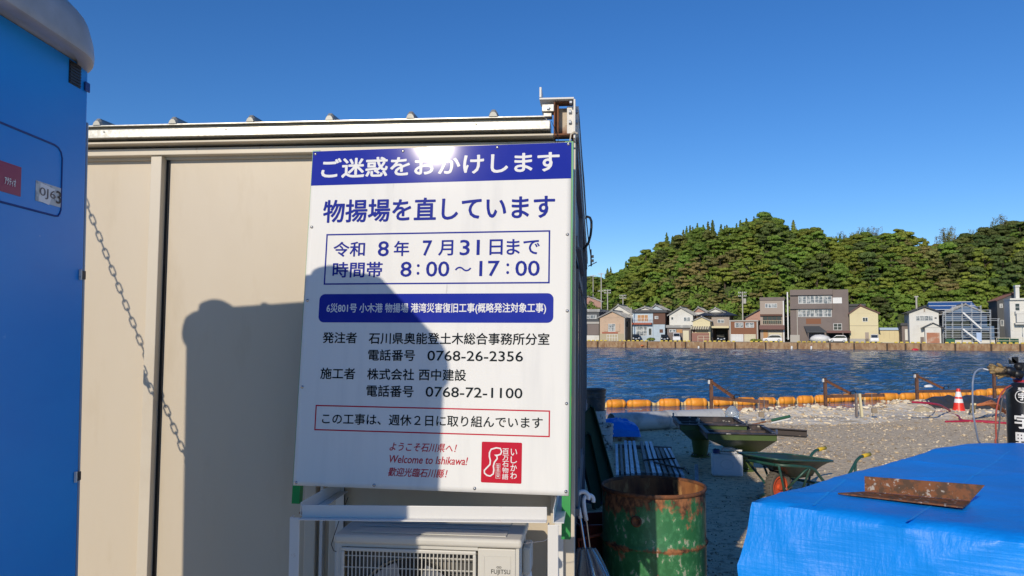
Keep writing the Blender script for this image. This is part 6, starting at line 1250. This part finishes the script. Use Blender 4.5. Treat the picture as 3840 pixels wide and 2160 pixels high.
def rocks(n, fn, rmin, rmax, mats, name, lab, seed):
    rr = random.Random(seed); V, F, MI = [], [], []; nz = len(mats)
    ico = [(0,0,1),(0.89,0,0.45),(0.28,0.85,0.45),(-0.72,0.53,0.45),(-0.72,-0.53,0.45),(0.28,-0.85,0.45),(0.72,0.53,-0.45),(-0.28,0.85,-0.45),(-0.89,0,-0.45),(-0.28,-0.85,-0.45),(0.72,-0.53,-0.45),(0,0,-1)]
    ft = [(0,1,2),(0,2,3),(0,3,4),(0,4,5),(0,5,1),(1,6,2),(2,7,3),(3,8,4),(4,9,5),(5,10,1),(2,6,7),(3,7,8),(4,8,9),(5,9,10),(1,10,6),(6,11,7),(7,11,8),(8,11,9),(9,11,10),(10,11,6)]
    for i in range(n):
        p = fn(rr)
        if p is None: continue
        s = rmin*(rmax/rmin)**(rr.random()**2.2); a = rr.uniform(0,6.28); ca, sa = math.cos(a), math.sin(a); sx, sy, sz = s*rr.uniform(0.8,1.5), s*rr.uniform(0.6,1.1), s*rr.uniform(0.4,0.8); b_ = len(V)
        for x, y, z in ico:
            j = rr.uniform(0.75,1.2); x, y, z = x*sx*j, y*sy*j, z*sz*j; V.append((p[0]+x*ca-y*sa, p[1]+x*sa+y*ca, p[2]+z))
        F += [(f[0]+b_,f[1]+b_,f[2]+b_) for f in ft]; MI += [rr.randrange(nz)]*20
    me = bpy.data.meshes.new(name); me.from_pydata(V, [], F); [me.materials.append(m) for m in mats]; me.polygons.foreach_set('material_index', MI)
    o = bpy.data.objects.new(name, me); COL.objects.link(o); return tag(o, lab, name.replace('_',' '), kind='stuff')
C3('stone_a', (0.70,0.58,0.40), 0.9); C3('stone_b', (0.54,0.42,0.27), 0.9); C3('stone_c', (0.30,0.24,0.17), 0.9); C3('stone_d', (0.82,0.72,0.54), 0.9)
def f_bank(rr): u, v = rr.random(), rr.random()**1.3*0.8+0.03; p = bank(u, v); return (p[0], p[1], p[2]+0.01)
rocks(2800, f_bank, 0.012, 0.05, [M['stone_a'],M['stone_d'],M['stone_d'],M['stone_b']], 'broken_concrete', 'pale broken concrete pieces heaped along the water edge', 11)
def f_edge(rr): x = rr.uniform(3.9,28); return (x, edge_y(x)+rr.uniform(-0.5,0.12), bank((x-3.9)/24, 0.12)[2]+0.03)
rocks(420, f_edge, 0.03, 0.085, [M['stone_a'],M['stone_d'],M['stone_d']], 'broken_concrete_lumps', 'larger pale concrete lumps on the crest of the bank', 12)
def f_gravel(rr):
    x = rr.uniform(2.5,26); t = rr.random(); y = edge_y(x) - 2.0 - 4.6*t**1.2
    if mnoise.noise(Vector((x*0.35,y*0.6,7))) < rr.uniform(-0.5,0.35): return None
    return (x, y, 0.008)
rocks(11000, f_gravel, 0.008, 0.034, [M['stone_a'],M['stone_b'],M['stone_c'],M['stone_b'],M['stone_a'],M['stone_c']], 'gravel', 'coarse pale gravel strewn in front of the rubble bank', 13)
def f_fine(rr):
    d = 5.0+rr.random()*11; x = rr.uniform(0.3, 0.85*d); y = d
    return (x, y, 0.003) if y < edge_y(x)-1.5 else None
rocks(14000, f_fine, 0.004, 0.014, [M['stone_a'],M['stone_b'],M['stone_c'],M['stone_d']], 'fine_gravel', 'fine loose gravel on the compacted ground', 14)

M['rust_frame'] = mat('brown_rusted_channel', (0.16,0.075,0.045), 0.8, var=[((0.08,0.045,0.035),8,0.5,0.62)])
brk = [(2668,1540,1423,2752,1490,2880,1508),(3096,1528,1418,3188,1475,3315,1482),(3440,1512,1402,3537,1456,3640,1466),(3730,1495,1372,3845,1440,3900,1450)]
brn = ['leftmost','second from the left','third from the left','rightmost, behind the gloves']
for i, (px, yb_, yt_, xk, yk, xe, ye) in enumerate(brk):
    base = at_z(px, yb_, -0.12 if i else 0.0); Yb = base.y; e = empty('guide_frame', (base.x,Yb,-0.5), 0, 'rusty triangular guide frame at the water edge, ' + brn[i], 'steel frame'); o_ = Vector((base.x,Yb,-0.5))
    tpz = at_y(px,yt_,Yb).z; arm0 = at_y(px,1492-6*i if i == 0 else yk+12,Yb); pk = at_y(xk,yk,Yb-0.55); pe_ = at_y(xe,ye,Yb-1.2)
    MB().bar((0,0,0),(0,0,tpz+0.5),0.07,0.07,up=(0,1,0)).build('post', M['rust_frame'], e); MB().bar(arm0-o_, pe_-o_, 0.06, 0.075).build('arm', M['rust_frame'], e); MB().bar(Vector((base.x,Yb,tpz-0.05))-o_, pk-o_, 0.055, 0.055).build('brace', M['rust'], e)
    MB().box(-0.10,0.02,-0.05,0.05,tpz+0.50,tpz+0.515).build('cap_plate', M['black'], e); MB().tube([pk-o_+Vector((0,-0.04,-0.03)), pk-o_+Vector((0.0,-0.05,0.06)), pk-o_+Vector((0.10,-0.05,0.06)), pk-o_+Vector((0.12,-0.05,0.01))], 0.012, 6).build('clamp', M['black'], e)
    MB().box(-0.07,-0.036,-0.03,0.03,tpz+0.40,tpz+0.49).build('reflector', M['shutter_white'], e)
# timber prop under the second frame's arm
p0, p1 = at_z(3228,1528,0.25), at_z(3236,1528,0.25); pt_ = empty('timber_prop', (p0.x,p0.y,0), 0, 'pale timber prop standing beside a brown plank under the guide frame arm', 'prop'); hh = at_y(3230,1476,p0.y).z
MB().bar((0.02,0,0.05),(-0.02,0,hh),0.05,0.04).build('post', M['wall_cream'], pt_); MB().bar((-0.07,0.05,0.05),(-0.07,0.05,hh),0.07,0.03).build('plank', M['bar_brown'], pt_)
# silt fence floats
M['float'] = mat('orange_float_cover', (0.86,0.31,0.025), 0.5, var=[((0.90,0.40,0.05),4,0.45,0.65),((0.62,0.24,0.04),9,0.68,0.76)], bump=(5,0.5,0.03)); M['curtain'] = mat('pale_curtain', (0.72,0.52,0.22), 0.7, bump=(9,0.6,0.03))
ff = empty('silt_fence', (0,0,0), 0, 'orange floating silt fence of covered floats along the water edge', 'silt fence')
fl_px = [(2180,1527,2255),(2276,1527,2345),(2352,1526,2440),(2472,1524,2548),(2572,1522,2650),(2676,1520,2746),(2766,1519,2830),(2846,1516,2906),(2922,1514,2980),(2992,1511,3048),(3058,1507,3106),(3112,1506,3160),(3164,1504,3196),(3200,1503,3228),(3245,1500,3290),(3296,1499,3368),(3375,1498,3436),(3446,1496,3484),(3488,1494,3528),(3532,1492,3578),(3588,1490,3622),(3628,1488,3656),(3660,1485,3700),(3703,1481,3735),(3738,1479,3780),(3785,1477,3830),(3835,1475,3880),(3886,1473,3930)]
prev = None; cb = MB()
for i, (x0,yb_,x1) in enumerate(fl_px):
    a = at_z(x0,yb_,WZ); b = at_z(x1,yb_-1,WZ); d = b-a; L_ = d.length*1.02; r_ = 0.175 + 0.012*math.sin(i*2.3)
    Mf = Matrix.Translation((a+b)/2+Vector((0,0,0.115))) @ Matrix.Rotation(math.atan2(d.y,d.x)+0.05*math.sin(i*1.7),4,'Z') @ Matrix.Rotation(RAD(90),4,'Y')
    pr = [(r_*0.30,-L_/2),(r_*0.72,-L_*0.47),(r_*0.97,-L_*0.38),(r_*0.95,-L_*0.30),(r_*0.86,-L_*0.28),(r_*0.99,-L_*0.25),(r_*1.0,0),(r_*0.99,L_*0.25),(r_*0.86,L_*0.28),(r_*0.95,L_*0.30),(r_*0.95,L_*0.39),(r_*0.7,L_*0.47),(r_*0.3,L_/2)]
    MB().lathe(pr, 18, Mf, f=lambda a_, z: 1+0.05*math.sin(a_*3+i)+0.05*mnoise.noise(Vector((z*9,a_*2,i)))).build('float', M['float'], ff, smooth=True)
    if prev is not None:
        mb = MB().grid(6, 3, lambda u, v: (prev+(a-prev)*u) + Vector((0,0.05*math.sin(u*9+v*2),0.20*(1-v)-0.06*math.sin(PI*u)*(1-v)-0.1*v))); mb.build('curtain', M['curtain'], ff, smooth=True)
    prev = b
tag(MB().box(-0.3,0.3,-0.02,0.02,-0.02,0.02).build('drift_plank', M['bar_brown'], loc=tuple(at_z(2375,1535,WZ+0.05))), 'small brown plank afloat before the leftmost floats', 'plank')
tag(MB().ball((0,0,0),0.24,0.12,0.09,12,8,jit=0.08).build('white_float', M['white'], smooth=True, loc=tuple(at_z(3482,1449,WZ+0.05))), 'white float drifting beyond the orange silt fence', 'float')

# traffic cone
M['cone_red'] = mat('cone_orange_red', (0.75,0.035,0.015), 0.4); p = at_z(3596,1543,0.02); hc = at_y(3596,1459,p.y).z
tcn = empty('traffic_cone', (p.x,p.y,0.01), 0.3, 'red and white traffic cone standing before the dark sheeting', 'traffic cone')
rb_, rt_c = 0.155*hc/0.6, 0.035
def cr(z): return rb_ + (rt_c-rb_)*(z/hc)
for z0_, z1_, m_ in ((0.02,0.40*hc,'cone_red'),(0.40*hc,0.57*hc,'white'),(0.57*hc,0.65*hc,'cone_red'),(0.65*hc,0.87*hc,'white'),(0.87*hc,hc,'cone_red')): MB().lathe([(cr(z0_),z0_),(cr(z1_),z1_)], 28, cap=(z1_ == hc)).build('band', M[m_], tcn, smooth=True, ang=40)
MB().box(-0.19,0.19,-0.19,0.19,0.0,0.025).build('base', M['cone_red'], tcn, bevel=0.01)
# dark sheeting and orange netting behind the cone
C3('dark_sheet', (0.05,0.05,0.05), 0.4, bump=(5,1.0,0.06)); C3('orange_net', (0.50,0.17,0.06), 0.7)
a, b = at_z(3505,1545,0.0), at_z(3830,1540,0.0)
def dsh(u, v): q = a+(b-a)*u; return (q.x, q.y+0.9*v, 0.06+0.26*math.sin(PI*v)**0.7*(0.6+0.4*math.sin(PI*u))+0.10*mnoise.noise(Vector((u*12,v*3,1)))*math.sin(PI*v)-0.05*(v<0.01))
tag(MB().grid(90, 12, dsh).build('dark_sheeting', M['dark_sheet'], smooth=True, ang=40), 'crumpled dark plastic sheeting heaped along the bank behind the cone', 'plastic sheeting')
nt_ = MB(); rr_ = random.Random(8)
for k in range(9):
    s0_ = at_z(3668+rr_.uniform(-6,6),1516+rr_.uniform(-3,4),0.36); s1_ = at_z(3760+rr_.uniform(-10,12),1545+rr_.uniform(-6,4),0.08); nt_.tube([s0_, s0_+(s1_-s0_)*0.5+Vector((rr_.uniform(-.1,.1),-0.1,0.12+rr_.uniform(-.05,.05))), s1_+Vector((0,-0.15,0))], 0.016, 5)
tag(nt_.build('orange_net', M['orange_net'], smooth=True), 'bundle of orange netting strands lying over the dark sheeting', 'netting')
pw = MB(); [pw.bar(at_z(3628+14*k,1542,0.05)-Vector((0,0.1,0)), at_z(3634+12*k,1514,0.30)-Vector((0,0.1,0)), 0.04, 0.04) for k in range(2)]; tag(pw.build('wood_stakes', M['wall_cream']), 'two pale wood stakes stuck in the sheeting right of the cone', 'stakes')
# red hoses over the bank and the ground
def gh(l): return [at_z(x, y, z) for x, y, z in l]
hose(gh([(3420,1508,0.42),(3470,1511,0.40),(3520,1518,0.34),(3545,1530,0.2),(3562,1543,0.05),(3520,1544,0.04),(3478,1546,0.04)]), 0.022, M['hose_crimson'], 'crimson hose coming over the bank and looping left of the cone')
hose(gh([(3480,1548,0.03),(3540,1546,0.03),(3570,1553,0.03),(3593,1560,0.03),(3603,1573,0.02),(3618,1577,0.02),(3700,1580,0.02),(3790,1588,0.02),(3880,1590,0.02)]), 0.02, M['hose_crimson'], 'crimson hose running right from below the cone towards the gas cylinder')
hose(gh([(3545,1581,0.02),(3590,1580,0.02),(3640,1579,0.02),(3720,1584,0.02),(3800,1587,0.02)]), 0.02, M['hose_crimson'], 'second crimson hose lying flat on the gravel beside the first')
hose(gh([(3478,1510,0.40),(3495,1522,0.3),(3508,1532,0.15)]), 0.012, M['black'], 'short black hose coming down the pale bank left of the cone')
for px, py, z0_, lb, w_ in ((3278,1530,0.25,'thin steel pin standing in a block on the bank crest',1),(2855,1545,0.2,'pair of thin wires standing from a block above the bank',2)):
    p = at_z(px,py,z0_); e = empty('marker_pin', tuple(p), 0, lb, 'marker'); MB().box(-0.05,0.05,-0.04,0.04,-0.1,0.0).build('block', M['stone_c'], e, bevel=0.01)
    for k in range(w_): MB().tube([(-0.04+0.10*k,0,-0.01),(-0.04+0.10*k,0,0.30)], 0.006, 6).build('pin', M['screw'], e)
p = at_z(3462,1553,0.0); tag(MB().ball((0,0,0.05),0.22,0.13,0.12,8,5,jit=0.2).build('boulder', M['wall_ochre'], loc=(p.x,p.y,0)), 'single tan boulder at the foot of the pale bank', 'rock')
